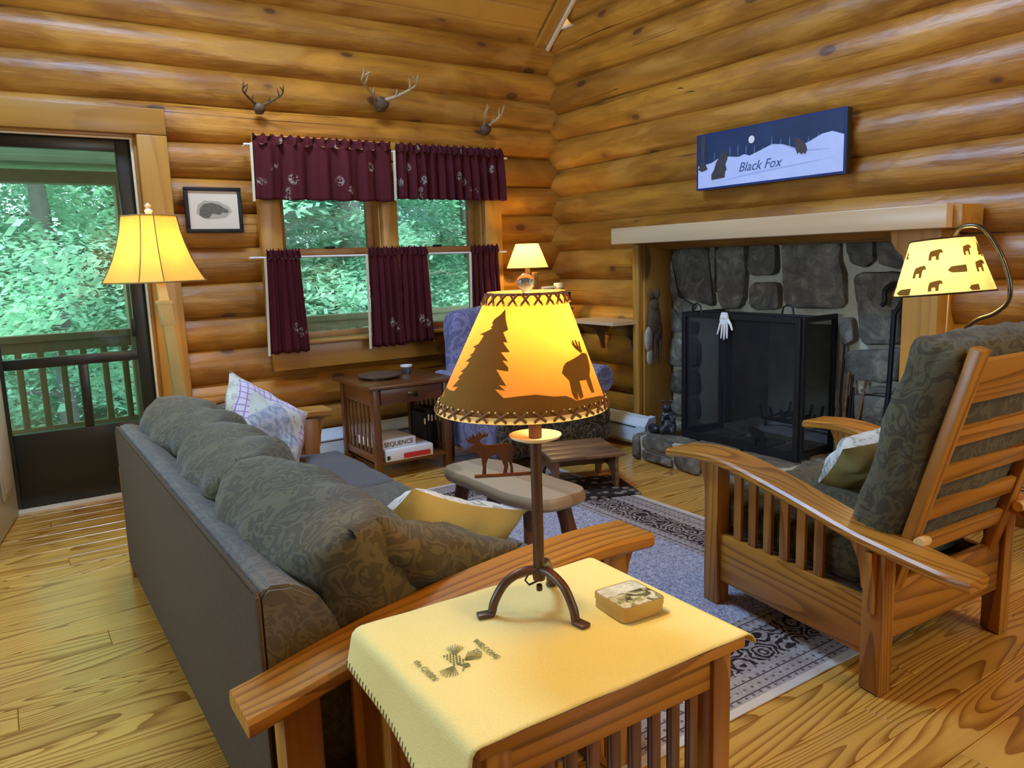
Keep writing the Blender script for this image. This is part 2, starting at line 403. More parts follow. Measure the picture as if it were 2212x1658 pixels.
# ------------------------------------------------------------ mesh helpers
def bm_new(): return bmesh.new()
I4 = Matrix.Identity(4)
def T(x, y, z): return Matrix.Translation((x, y, z))
def RX(a): return Matrix.Rotation(a, 4, 'X')
def RY(a): return Matrix.Rotation(a, 4, 'Y')
def RZ(a): return Matrix.Rotation(a, 4, 'Z')
def add_box(bm, x0, x1, y0, y1, z0, z1, bev=0.0, mat=None, seg=2):
    g = bmesh.ops.create_cube(bm, size=1.0)
    vs = g['verts']
    m = T((x0 + x1) / 2, (y0 + y1) / 2, (z0 + z1) / 2) @ Matrix.Diagonal((abs(x1 - x0), abs(y1 - y0), abs(z1 - z0), 1))
    bmesh.ops.transform(bm, matrix=m, verts=vs)
    if bev > 0:
        es = list({e for v in vs for e in v.link_edges})
        r = bmesh.ops.bevel(bm, geom=es, offset=min(bev, 0.45 * min(abs(x1 - x0), abs(y1 - y0), abs(z1 - z0))), segments=seg, profile=0.5, affect='EDGES')
        vs = list({v for f in r['faces'] for v in f.verts} | {v for v in vs if v.is_valid})
    if mat is not None: bmesh.ops.transform(bm, matrix=mat, verts=vs)
    return vs
def add_tube(bm, pts, radii, seg=10, cap=True, closed=False):
    pts = [Vector(p) for p in pts]; n = len(pts)
    if not hasattr(radii, '__len__'): radii = [radii] * n
    rings = []; up = None
    for i, p in enumerate(pts):
        if closed: d = pts[(i + 1) % n] - pts[i - 1]
        else: d = pts[min(i + 1, n - 1)] - pts[max(i - 1, 0)]
        d.normalize()
        if up is None:
            up = Vector((0, 0, 1)) if abs(d.z) < 0.9 else Vector((1, 0, 0))
        u = (up - d * up.dot(d)).normalized(); w = d.cross(u); up = u
        rings.append([bm.verts.new(p + (u * math.cos(t) + w * math.sin(t)) * radii[i]) for t in (2 * PI * j / seg for j in range(seg))])
    rng = range(n if closed else n - 1)
    for i in rng:
        a, b = rings[i], rings[(i + 1) % n]
        for j in range(seg):
            bm.faces.new((a[j], a[(j + 1) % seg], b[(j + 1) % seg], b[j]))
    if cap and not closed:
        bm.faces.new(rings[0][::-1]); bm.faces.new(rings[-1])
def add_lathe(bm, prof, seg=24, mat=None, a0=0, a1=2 * PI):
    full = abs(a1 - a0 - 2 * PI) < 1e-6
    cols = []
    for j in range(seg if full else seg + 1):
        t = a0 + (a1 - a0) * j / seg
        cols.append([bm.verts.new(((mat or I4) @ Vector((r * math.cos(t), r * math.sin(t), z)))) for r, z in prof])
    n = len(cols)
    for j in range(n if full else n - 1):
        a, b = cols[j], cols[(j + 1) % n]
        for i in range(len(prof) - 1):
            bm.faces.new((a[i], b[i], b[i + 1], a[i + 1]))
def add_prism(bm, poly, th, mat=None):
    """2D polygon in local XY, extruded th along +Z, then matrix"""
    mat = mat or I4
    a = [bm.verts.new(mat @ Vector((x, y, 0))) for x, y in poly]
    b = [bm.verts.new(mat @ Vector((x, y, th))) for x, y in poly]
    n = len(poly)
    bm.faces.new(a[::-1]); bm.faces.new(b)
    for i in range(n):
        bm.faces.new((a[i], a[(i + 1) % n], b[(i + 1) % n], b[i]))
def add_ell(bm, c, r, mat=None, u=16, v=10):
    g = bmesh.ops.create_uvsphere(bm, u_segments=u, v_segments=v, radius=1.0)
    m = T(*c) @ (mat or I4) @ Matrix.Diagonal((r[0], r[1], r[2], 1))
    bmesh.ops.transform(bm, matrix=m, verts=g['verts'])
def add_grid(bm, fn, nu, nv):
    vs = [[bm.verts.new(fn(i / nu, j / nv)) for j in range(nv + 1)] for i in range(nu + 1)]
    for i in range(nu):
        for j in range(nv):
            bm.faces.new((vs[i][j], vs[i + 1][j], vs[i + 1][j + 1], vs[i][j + 1]))
    return vs
def obj(name, bm, m, parent=None, smooth=False, mat=None, kind=None, label=None):
    bmesh.ops.recalc_face_normals(bm, faces=bm.faces[:])
    me = bpy.data.meshes.new(name)
    bm.to_mesh(me); bm.free()
    if smooth:
        for p in me.polygons: p.use_smooth = True
        if smooth != 'all':
            try: me.set_sharp_from_angle(angle=math.radians(38))
            except Exception: pass
    mm = m if isinstance(m, bpy.types.Material) else M[m]
    me.materials.append(mm)
    o = bpy.data.objects.new(name, me)
    COL.objects.link(o)
    if parent: o.parent = parent
    if mat is not None: o.matrix_local = mat
    if kind: o['kind'] = kind
    if label: o['label'] = label
    return o
def box(name, x0, x1, y0, y1, z0, z1, m, parent=None, bev=0.004, mat=None, kind=None, label=None):
    b = bm_new(); add_box(b, x0, x1, y0, y1, z0, z1, bev)
    return obj(name, b, m, parent, True, mat, kind, label)
def tube(name, pts, r, m, parent=None, seg=12, closed=False, **k):
    b = bm_new(); add_tube(b, pts, r, seg, closed=closed)
    return obj(name, b, m, parent, True, **k)
def lathe(name, prof, m, parent=None, seg=28, mat=None, **k):
    b = bm_new(); add_lathe(b, prof, seg)
    return obj(name, b, m, parent, True, mat, **k)
def tag(o, label, cat, group=None):
    o['label'] = label; o['category'] = cat
    if group: o['group'] = group
    return o
def thing(name, label, cat, loc=(0, 0, 0), rz=0.0, group=None):
    o = bpy.data.objects.new(name, None); COL.objects.link(o)
    o.empty_display_size = 0.1
    o.location = loc; o.rotation_euler = (0, 0, rz)
    return tag(o, label, cat, group)
def struct(name):
    o = bpy.data.objects.new(name, None); COL.objects.link(o); o['kind'] = 'structure'
    return o
def spline(pts, n=8):
    P = [Vector(p) for p in pts]; out = []
    for i in range(len(P) - 1):
        p0 = P[max(i - 1, 0)]; p1 = P[i]; p2 = P[i + 1]; p3 = P[min(i + 2, len(P) - 1)]
        for j in range(n):
            t = j / n
            out.append(0.5 * ((2 * p1) + (p2 - p0) * t + (2 * p0 - 5 * p1 + 4 * p2 - p3) * t * t + (3 * p1 - p0 - 3 * p2 + p3) * t ** 3))
    out.append(P[-1]); return out
def hsh(*a):
    x = math.sin(sum((i + 1) * 12.9898 * v for i, v in enumerate(a)) + 4.1) * 43758.5453
    return x - math.floor(x)
def wob(x, y, s=0.0):
    return (math.sin(x * 1.0 + s) * math.cos(y * 1.3 + s * 2) + 0.5 * math.sin(x * 2.3 + y * 1.7 + s * 3))
def pillow_bm(w, h, t, pinch=0.06, n=22, wr=0.006, seed=0.0, pw=2.6, ex=0.55, side=0):
    """square scatter cushion, face +Z; side +1/-1 keeps one face only"""
    b = bm_new()
    def P(u, v, sg):
        x = u * 2 - 1; y = v * 2 - 1
        e = max(0.0, (1 - abs(x) ** pw) * (1 - abs(y) ** pw))
        z = sg * t / 2 * e ** ex
        px = x * (w / 2) * (1 - pinch * (1 - y * y) * abs(x) ** 2)
        py = y * (h / 2) * (1 - pinch * (1 - x * x) * abs(y) ** 2)
        z += wr * wob(x * 5, y * 5, seed) * min(1, e * 3)
        return Vector((px, py, z))
    for sg in ((1, -1) if side == 0 else (side,)):
        add_grid(b, lambda u, v: P(u, v, sg), n, n)
    bmesh.ops.remove_doubles(b, verts=b.verts[:], dist=0.0008)
    return b
def box_cushion_bm(x0, x1, y0, y1, z0, z1, puff=0.02, r=0.035, seed=0.0, wr=0.004):
    b = bm_new(); add_box(b, x0, x1, y0, y1, z0, z1, r, seg=3)
    bmesh.ops.subdivide_edges(b, edges=[e for e in b.edges if e.calc_length() > 0.08], cuts=7, use_grid_fill=True)
    cx, cy, cz = (x0 + x1) / 2, (y0 + y1) / 2, (z0 + z1) / 2
    hx, hy, hz = (x1 - x0) / 2, (y1 - y0) / 2, (z1 - z0) / 2
    for v in b.verts:
        x, y, z = (v.co.x - cx) / hx, (v.co.y - cy) / hy, (v.co.z - cz) / hz
        fx, fy, fz = max(0, 1 - x * x), max(0, 1 - y * y), max(0, 1 - z * z)
        v.co.x += puff * x * fy * fz + wr * wob(y * 6, z * 5, seed) * abs(x)
        v.co.y += puff * y * fx * fz + wr * wob(x * 6, z * 5, seed + 1) * abs(y)
        v.co.z += puff * z * fx * fy + wr * wob(x * 6, y * 5, seed + 2) * abs(z)
    return b
def text_obj(name, body, size, m, mat, parent=None, ext=0.0006, align='CENTER', shear=0.0, space=1.0):
    c = bpy.data.curves.new(name, 'FONT'); c.body = body; c.size = size; c.extrude = ext
    c.align_x = align; c.align_y = 'CENTER'; c.shear = shear; c.space_character = space; c.resolution_u = 3
    t = bpy.data.objects.new(name + '_src', c); COL.objects.link(t)
    bpy.context.view_layer.update()
    me = bpy.data.meshes.new_from_object(t.evaluated_get(bpy.context.evaluated_depsgraph_get()))
    bpy.data.objects.remove(t); bpy.data.curves.remove(c)
    me.materials.clear(); me.materials.append(M[m]); me.name = name
    o = bpy.data.objects.new(name, me); COL.objects.link(o)
    if parent: o.parent = parent
    o.matrix_local = mat
    return o

# ============================================================ SETTING
YB, XR = 4.92, 3.72
DZ = 0.2085
floor = struct('floor')
b = bm_new(); add_box(b, -2.6, 4.0, -2.8, 5.12, -0.12, -0.021); obj('subfloor', b, 'stone_dk', floor)
LENS = (1.7, 2.3, 2.9); pm = {}
def plank(L, w, th, m, bev=0.0022):
    key = (L, w, m)
    if key not in pm:
        b = bm_new(); add_box(b, 0, L, 0, w, -th, 0, bev, seg=1)
        o = obj('plank', b, m); pm[key] = o.data; bpy.data.objects.remove(o)
    return pm[key]
PW = 0.136
row = 0
y = -2.65
while y < 5.0:
    x = -2.5 - hsh(row, 3) * 1.2
    j = 0
    while x < 3.9:
        L = LENS[int(hsh(row, j) * 2.99)]
        if x + L > -2.45:
            o = bpy.data.objects.new('plank', plank(L, PW - 0.0016, 0.02, 'floor')); COL.objects.link(o)
            o.parent = floor; o.location = (x, y, -0.0008 * hsh(j, row))
        x += L + 0.001; j += 1
    y += PW; row += 1

# ---- log walls
def log_bm(L, r=0.128, seg=20, seed=0.0):
    b = bm_new(); n = max(3, int(L / 0.22))
    rings = []
    for i in range(n + 1):
        x = L * i / n
        rr = r * (1 + 0.018 * math.sin(x * 2.1 + seed) + 0.012 * math.sin(x * 5.3 + seed * 2))
        cy = 0.006 * math.sin(x * 1.3 + seed * 3)
        rings.append([b.verts.new((x, cy + rr * (1 + 0.014 * math.sin(4 * t + seed + x * 1.5)) * math.cos(t), rr * (1 + 0.012 * math.sin(5 * t + seed * 2 + x)) * math.sin(t))) for t in (2 * PI * q / seg for q in range(seg))])
    for i in range(n):
        for q in range(seg):
            b.faces.new((rings[i][q], rings[i][(q + 1) % seg], rings[i + 1][(q + 1) % seg], rings[i + 1][q]))
    b.faces.new(rings[0][::-1]); b.faces.new(rings[-1])
    return b
wall_back = struct('wall_back'); wall_right = struct('wall_right')
RL = 0.127
def back_log(x0, x1, z, s):
    obj('log', log_bm(x1 - x0, RL, seed=s), 'log_x', wall_back, True, T(x0, YB + RL - 0.006, z) @ RX(s * 1.7))
def right_log(y0, y1, z, s):
    obj('log', log_bm(y1 - y0, RL, seed=s), 'log_x', wall_right, True, T(XR + RL - 0.004, y0, z) @ RZ(PI / 2) @ RX(s * 1.3))
for i in range(15):
    z = 0.70 + DZ * (i - 3); s = i * 1.37
    segs = [(-2.5, 3.86)]
    if z < 2.10: segs = [(-2.5, -0.09), (0.80, 3.86)]
    if 0.75 < z < 2.10:
        segs = [(-2.5, -0.09), (0.80, 1.50), (3.06, 3.86)]
    for q, (a, c) in enumerate(segs): back_log(a, c, z, s + q * 5.1)
for i in range(-7, 11):
    z = 1.665 + DZ * i; s = 20 + i * 2.11
    if z < -0.02: continue
    top = 4.95 - max(0.0, (z - 2.9) / 0.8)
    ybot = -2.7
    segs = [(ybot, min(5.02, top + 0.08))]
    if z < 1.40: segs = [(ybot, 1.96), (3.86, 5.02)]
    for q, (a, c) in enumerate(segs): right_log(a, c, z, s + q * 3.3)
# solid backing behind the logs, with openings for door, window and fireplace
def wall_slab(nm, boxes, par, m='pine_x'):
    for bx in boxes:
        b = bm_new(); add_box(b, *bx); obj(nm, b, m, par)
wall_slab('backing', [(-2.5, -0.08, 5.02, 5.12, -0.1, 3.0), (0.79, 1.51, 5.02, 5.12, -0.1, 3.0), (3.05, 3.95, 5.02, 5.12, -0.1, 3.0),
    (-0.08, 0.79, 5.02, 5.12, 2.09, 3.0), (1.51, 3.05, 5.02, 5.12, 2.08, 3.0), (1.51, 3.05, 5.02, 5.12, -0.1, 0.80)], wall_back)
wall_slab('backing', [(3.84, 3.95, -2.7, 1.93, -0.1, 3.6), (3.84, 3.95, 3.89, 5.1, -0.1, 6.0), (3.84, 3.95, 1.93, 3.89, 1.40, 3.6), (3.84, 3.95, -2.7, 4.1, 3.5, 6.0)], wall_right, 'pine_y')
# gable, left wall with a window opening, wall behind the camera with a window opening
wl = struct('wall_left')
wall_slab('panel', [(-2.5, -2.4, -2.7, 1.45, 0, 6), (-2.5, -2.4, 3.75, 5.1, 0, 6), (-2.5, -2.4, 1.45, 3.75, 0, 0.95), (-2.5, -2.4, 1.45, 3.75, 2.55, 6)], wl, 'pine_y')
wf = struct('wall_front')
wall_slab('panel', [(-2.5, 2.05, -2.75, -2.65, 0, 3), (3.65, 3.9, -2.75, -2.65, 0, 3), (2.05, 3.65, -2.75, -2.65, 0, 1.35), (2.05, 3.65, -2.75, -2.65, 2.65, 3)], wf, 'pine_x')
# ---- sloping ceiling of boards
ceil = struct('ceiling')
ang = math.atan(0.8)
sl = Vector((0, -math.cos(ang), math.sin(ang)))
p0 = Vector((0, 4.97, 2.925))
BW = 0.145
for i in range(38):
    wdt = BW if i < 12 else BW
    base = p0 + sl * (BW * i - 0.05)
    for (x0, L) in (((-2.45, 2.65), (1.5, 2.25)) if 11 <= i <= 17 else ((-2.45, 2.6), (0.152, 3.6)) if i % 2 else ((-2.45, 1.2), (-1.248, 5.0))):
        b = bm_new(); add_box(b, 0, L, 0, wdt - 0.003, 0, 0.02, 0.004, seg=1)
        obj('ceiling_board', b, 'ceil', ceil, False, T(x0, base.y, base.z) @ Matrix.Rotation(PI - ang, 4, 'X') @ Matrix.Scale(-1, 4, Vector((0, 0, 1))))
b = bm_new(); add_box(b, -2.5, 3.95, 0, 5.2, 0, 0.04)
obj('far_slope', b, 'ceil', ceil, False, T(0, -2.72, 2.75) @ RX(math.atan(0.82)))
# junction trim on the right wall
t1 = struct('trim_1')
def slope_strip(nm, x0, x1, th0, th1, m):
    b = bm_new(); add_box(b, x0, x1, -0.02, 2.4, th0, th1, 0.003)
    return obj(nm, b, m, t1, True, T(0, 4.955, 2.905) @ Matrix.Rotation(PI - ang, 4, 'X') @ Matrix.Scale(-1, 4, Vector((0, 0, 1))))
slope_strip('ceiling_strip', 3.60, 3.715, -0.03, -0.001, 'pine_y')
slope_strip('pale_strip', 3.69, 3.715, -0.058, -0.031, 'white_trim')

# ---- door casing, storm door and open inner leaf
t2 = struct('trim_2')
box('door_stile', 0.765, 0.925, 4.865, 4.915, 0.0, 2.06, 'pine_z', t2, 0.006)
box('door_stile', -0.22, -0.07, 4.865, 4.915, 0.0, 2.06, 'pine_z', t2, 0.006)
box('door_head', -0.24, 0.925, 4.865, 4.915, 2.062, 2.205, 'pine_x', t2, 0.006)
box('jamb', 0.752, 0.79, 4.915, 5.14, 0, 2.06, 'pine_z', t2, 0.003)
box('jamb', -0.10, -0.06, 4.915, 5.14, 0, 2.06, 'pine_z', t2, 0.003)
box('jamb_head', -0.10, 0.79, 4.915, 5.14, 2.05, 2.09, 'pine_x', t2, 0.003)
box('pale_bead', 0.738, 0.752, 4.93, 4.945, 0.02, 2.05, 'white_trim', t2, 0.003)
box('pale_bead', -0.06, 0.738, 4.93, 4.945, 2.038, 2.05, 'white_trim', t2, 0.003)
box('sill', -0.07, 0.77, 4.89, 5.16, -0.015, 0.012, 'white_trim', t2, 0.003)
d1 = struct('door_1')
box('stile', 0.665, 0.742, 4.97, 5.02, 0.012, 2.04, 'doorframe', d1)
box('stile', -0.058, 0.0, 4.97, 5.02, 0.012, 2.04, 'doorframe', d1)
box('top_rail', 0.0, 0.665, 4.97, 5.02, 1.975, 2.04, 'doorframe', d1)
box('mid_rail', 0.0, 0.665, 4.97, 5.02, 0.79, 0.845, 'doorframe', d1)
box('kick_panel', 0.0, 0.665, 4.97, 5.02, 0.012, 0.43, 'doorframe', d1, label='black lower panel of the storm door')
box('center_mullion', 0.355, 0.40, 4.97, 5.02, 0.43, 0.79, 'doorframe', d1)
box('glass', 0.0, 0.665, 4.99, 4.996, 0.43, 1.975, 'pane', d1, 0)
box('door_handle', 0.645, 0.667, 4.94, 4.97, 0.93, 1.03, 'black', d1)
d2 = struct('door_2')
d2.location = (-0.03, 4.90, 0); 
dl = T(-0.02, 4.88, 0) @ RZ(math.radians(-100.2))
d2.location = (0, 0, 0); d2.matrix_world = dl
box('door_leaf', 0, 0.80, -0.045, 0.0, 0.012, 2.03, 'doorwhite', d2, 0.004)
for (a, c, e, f) in ((0.10, 0.36, 0.18, 0.86), (0.44, 0.70, 0.18, 0.86), (0.10, 0.36, 1.0, 1.86), (0.44, 0.70, 1.0, 1.86)):
    b = bm_new()
    add_box(b, a, c, 0.0, 0.012, e, f, 0.010)
    add_box(b, a + 0.03, c - 0.03, 0.008, 0.020, e + 0.03, f - 0.03, 0.008)
    obj('raised_panel', b, 'doorwhite', d2, True)
box('hinge', -0.012, 0.004, -0.05, 0.004, 0.22, 0.31, 'bronze', d2)

# ---- window
w1 = struct('window_1')
w1.location = (0, 0, 0)
box('casing_stile', 1.41, 1.545, 4.865, 4.915, 0.83, 2.10, 'pine_z', w1, 0.006)
box('casing_stile', 3.045, 3.19, 4.865, 4.915, 0.83, 2.10, 'pine_z', w1, 0.006)
box('casing_head', 1.545, 3.045, 4.865, 4.915, 1.98, 2.10, 'pine_x', w1, 0.006)
box('casing_mullion', 2.235, 2.345, 4.875, 4.94, 0.83, 1.98, 'pine_z', w1, 0.006)
box('window_apron', 1.43, 3.22, 4.87, 4.915, 0.645, 0.805, 'pine_x', w1, 0.006)
box('window_stool', 1.45, 3.17, 4.82, 5.0, 0.806, 0.829, 'pine_x', w1, 0.004)
for (x0, x1) in ((1.545, 2.235), (2.345, 3.045)):
    box('jamb', x0 - 0.03, x0 + 0.012, 4.915, 5.13, 0.83, 2.0, 'pine_z', w1, 0.002)
    box('jamb', x1 - 0.012, x1 + 0.03, 4.915, 5.13, 0.83, 2.0, 'pine_z', w1, 0.002)
    for nm, ya, za, zb in (('lower_sash', 4.955, 0.832, 1.41), ('upper_sash', 5.00, 1.375, 1.98)):
        f = bm_new()
        add_box(f, x0 + 0.012, x0 + 0.062, ya, ya + 0.04, za, zb, 0.003)
        add_box(f, x1 - 0.062, x1 - 0.012, ya, ya + 0.04, za, zb, 0.003)
        add_box(f, x0 + 0.062, x1 - 0.062, ya, ya + 0.04, za, za + 0.04, 0.003)
        add_box(f, x0 + 0.062, x1 - 0.062, ya, ya + 0.04, zb - 0.04, zb, 0.003)
        o = obj(nm, f, 'sash', w1, True)
        box('glass', x0 + 0.06, x1 - 0.06, ya + 0.018, ya + 0.022, za + 0.035, zb - 0.035, 'pane', o, 0)
    box('sash_lock', (x0 + x1) / 2 - 0.03, (x0 + x1) / 2 + 0.03, 4.955, 4.99, 1.411, 1.426, 'black', w1)

# ---- baseboard heaters
for nm, x0, x1, y0, y1 in (('back', 1.0, 3.48, 4.80, 4.895, ), ('right', 3.50, 3.60, 3.70, 4.76)):
    t = thing('baseboard_heater', 'long pale baseboard heater along the log wall under the window' if nm == 'back' else 'pale blue-white baseboard heater by the left end of the stone hearth', 'heater', (x0, y0, 0))
    L = (x1 - x0) if nm == 'back' else (y1 - y0)
    b = bm_new()
    prof = [(0, 0.03), (0, 0.19), (0.02, 0.215), (0.07, 0.225), (0.07, 0.21), (0.03, 0.20), (0.012, 0.18), (0.012, 0.03)]
    prof = [(0.0, 0.06), (0.0, 0.17), (0.035, 0.215), (0.09, 0.225), (0.09, 0.04), (0.02, 0.035)]
    if nm == 'back': mm = Matrix(((0, 0, 1, 0), (1, 0, 0, 0), (0, 1, 0, 0), (0, 0, 0, 1)))
    else: mm = Matrix(((1, 0, 0, 0), (0, 0, 1, 0), (0, 1, 0, 0), (0, 0, 0, 1)))
    add_prism(b, prof, L, mm); obj('heater_body', b, 'heater', t)
    b = bm_new(); add_prism(b, [(-0.002, 0.155), (0.005, 0.176), (0.012, 0.176), (0.005, 0.155)], L * 0.86, mm @ T(0, 0, L * 0.07)); obj('vent_slot', b, 'black', t)
    b = bm_new(); add_prism(b, [(-0.006, 0.05), (-0.006, 0.175), (0.032, 0.225), (0.094, 0.232), (0.094, 0.03), (0.0, 0.03)], 0.05, mm @ T(0, 0, -0.02)); obj('end_cap', b, 'heater', t)

# ---- fireplace
fp = struct('fireplace_wall')
ST = [[(3.844, 1.356), (3.509, 1.357), (3.482, 1.142), (3.445, 0.951), (3.626, 0.988), (3.752, 1.016)],
[(3.481, 1.351), (3.431, 1.358), (3.446, 1.023), (3.463, 1.142)],
[(3.431, 1.355), (3.203, 1.358), (3.193, 1.256), (3.209, 0.955), (3.402, 0.94), (3.42, 1.142)],
[(3.174, 1.357), (2.985, 1.361), (2.959, 1.165), (3.177, 1.154)],
[(3.176, 1.114), (2.952, 1.121), (2.934, 0.956), (3.158, 0.949)],
[(2.945, 1.355), (2.907, 1.375), (2.634, 1.369), (2.56, 1.346), (2.562, 1.258), (2.518, 1.144), (2.516, 0.971), (2.911, 0.965), (2.933, 1.143)],
[(2.521, 1.364), (2.372, 1.367), (2.356, 1.241), (2.401, 1.203), (2.488, 1.214), (2.524, 1.282)],
[(2.346, 1.366), (2.273, 1.368), (2.06, 1.36), (2.06, 1.20), (2.202, 1.191), (2.328, 1.207)],
[(2.469, 1.169), (2.263, 1.178), (2.10, 1.16), (2.08, 0.90), (2.12, 0.795), (2.232, 0.801), (2.388, 0.782), (2.423, 0.843), (2.453, 1.044)],
[(2.537, 0.919), (2.47, 0.932), (2.437, 0.804), (2.497, 0.774), (2.526, 0.785)],
[(2.519, 0.747), (2.226, 0.777), (2.08, 0.77), (2.07, 0.60), (2.218, 0.603), (2.299, 0.586), (2.495, 0.585)],
[(2.41, 0.543), (2.298, 0.566), (2.10, 0.57), (2.10, 0.53), (2.283, 0.533), (2.386, 0.509)],
[(2.492, 0.501), (2.231, 0.514), (2.08, 0.50), (2.08, 0.36), (2.211, 0.361), (2.422, 0.314), (2.492, 0.369)],
[(2.49, 0.30), (2.08, 0.34), (2.08, 0.18), (2.49, 0.17)],
[(3.84, 1.315), (3.752, 0.991), (3.60, 0.965), (3.717, 0.859), (3.844, 1.014)],
[(3.844, 0.94), (3.717, 0.844), (3.60, 0.85), (3.60, 0.764), (3.843, 0.77)],
[(3.843, 0.74), (3.58, 0.735), (3.58, 0.54), (3.838, 0.528)],
[(3.838, 0.495), (3.58, 0.514), (3.58, 0.346), (3.838, 0.33)],
[(3.838, 0.303), (3.58, 0.326), (3.58, 0.18), (3.838, 0.17)]]
wall_slab('mortar_bed', [(3.925, 4.05, 1.96, 2.56, 0, 1.45), (3.925, 4.05, 3.42, 3.90, 0, 1.45), (3.925, 4.05, 2.56, 3.42, 0.88, 1.45)], fp, 'mortar')
def round_poly(pl, k=0.22):
    out = []; n = len(pl)
    for i in range(n):
        p, c, q = Vector(pl[i - 1]), Vector(pl[i]), Vector(pl[(i + 1) % n])
        out.append(tuple(c.lerp(p, k))); out.append(tuple(c.lerp(p, k * .3).lerp(q, k * .3))); out.append(tuple(c.lerp(q, k)))
    return out
def stone_bm(poly, depth, mat, seed):
    """rounded, slightly domed stone: outline in local XY, front face at +Z"""
    pl = round_poly(poly); n = len(pl)
    cx = sum(p[0] for p in pl) / n; cy = sum(p[1] for p in pl) / n
    b = bm_new(); rings = []
    for (s, z) in ((1.0, 0.0), (1.0, depth * 0.6), (0.965, depth * 0.88), (0.86, depth), (0.45, depth * 1.06)):
        rings.append([b.verts.new(mat @ Vector((cx + (x - cx) * s + 0.004 * wob(x * 30, y * 30, seed), cy + (y - cy) * s + 0.004 * wob(y * 30, x * 30, seed), z + (0.008 * wob(x * 12, y * 12, seed) if z > depth * .7 else 0)))) for x, y in pl])
    for a, c in zip(rings, rings[1:]):
        for i in range(n): b.faces.new((a[i], a[(i + 1) % n], c[(i + 1) % n], c[i]))
    b.faces.new(rings[-1]); b.faces.new(rings[0][::-1])
    return b
MX = Matrix(((0, 0, -1, 3.93), (1, 0, 0, 0), (0, 1, 0, 0), (0, 0, 0, 1)))
for i, pl in enumerate(ST):
    obj('stone', stone_bm(pl, 0.04 + 0.02 * hsh(i), MX, i), 'stone', fp, True)
# firebox
fb = struct('fireplace_box')
wall_slab('firebrick_panel', [(4.42, 4.48, 2.5, 3.5, 0.1, 1.2), (3.97, 4.45, 2.50, 2.56, 0.1, 1.0), (3.97, 4.45, 3.42, 3.48, 0.1, 1.0), (3.97, 4.45, 2.5, 3.5, 0.95, 1.0), (3.93, 4.45, 2.5, 3.5, 0.1, 0.17)], fb, 'soot')
# hearth
he = struct('hearth')
wall_slab('mortar_bed', [(3.36, 3.95, 1.70, 3.62, 0.0, 0.148)], he, 'mortar')
yy = 1.70; i = 0
while yy < 3.60:
    L = min(0.20 + 0.24 * hsh(i, 9), 3.66 - yy)
    if L < 0.08: break
    two = hsh(i, 5) > 0.4
    mx = Matrix(((0, 0, -1, 3.385), (1, 0, 0, 0), (0, 1, 0, 0), (0, 0, 0, 1)))
    for (z0, z1) in (((0.004, 0.07), (0.08, 0.162)) if two else ((0.004, 0.160),)):
        obj('stone', stone_bm([(yy, z0), (yy + L - .014, z0 + .004), (yy + L - .018, z1), (yy + .004, z1 - .006)], 0.05, mx, i + z0 * 50), 'stone', he, True)
    yy += L; i += 1
for (x0, x1) in ((3.40, 3.62), (3.635, 3.92)):
    yy = 1.72; 
    while yy < 3.60:
        L = min(0.28 + 0.26 * hsh(i, 2), 3.65 - yy)
        if L < 0.1: break
        obj('stone', stone_bm([(x0, yy), (x1 - .01, yy + .01), (x1, yy + L - .014), (x0 + .012, yy + L - .02)], 0.028, T(0, 0, 0.135), i), 'stone', he, True)
        yy += L; i += 1
for k2 in range(3):
    z0 = 0.006 + 0.053 * k2
    obj('stone', stone_bm([(3.37, z0), (3.60, z0), (3.60, z0 + .046), (3.37, z0 + .046)], 0.04, Matrix(((1, 0, 0, 0), (0, 0, 1, 3.605), (0, 1, 0, 0), (0, 0, 0, 1))), 70 + k2), 'stone', he, True)
# mantel and surround
mt = thing('fireplace_mantel', 'long pale wooden mantel beam over the stone fireplace', 'mantel', (3.60, 2.86, 1.378))
box('mantel_beam', -0.14, 0.098, -1.09, 1.10, 0.0, 0.105, 'mantel', mt, 0.006)
box('end_block', -0.09, 0.098, -1.13, -1.088, 0.0, 0.10, 'pine_y', mt, 0.005)
t3 = struct('trim_3'); t3.location = (3.60, 2.86, 1.378)
b = bm_new()
og = [(-0.985, 0.0), (-0.76, 0.0), (-0.765, -0.05), (-0.79, -0.09), (-0.825, -0.12), (-0.835, -0.17), (-0.835, -1.215), (-1.00, -1.215), (-1.00, 0.0)]
add_prism(b, og, 0.045, Matrix(((0, 0, 1, 0.0), (1, 0, 0, 0), (0, 1, 0, 0), (0, 0, 0, 1))))
obj('side_casing', b, 'pine_z', t3)
box('side_return', 0.045, 0.17, -1.0, -0.96, -1.378, -0.002, 'pine_z', t3, 0.003)
box('side_casing', 0.0, 0.045, 0.99, 1.045, -1.378, -0.002, 'pine_z', t3, 0.004)
box('jamb_board', 0.045, 0.30, 0.975, 1.02, -1.378, -0.002, 'pine_z', t3, 0.003)

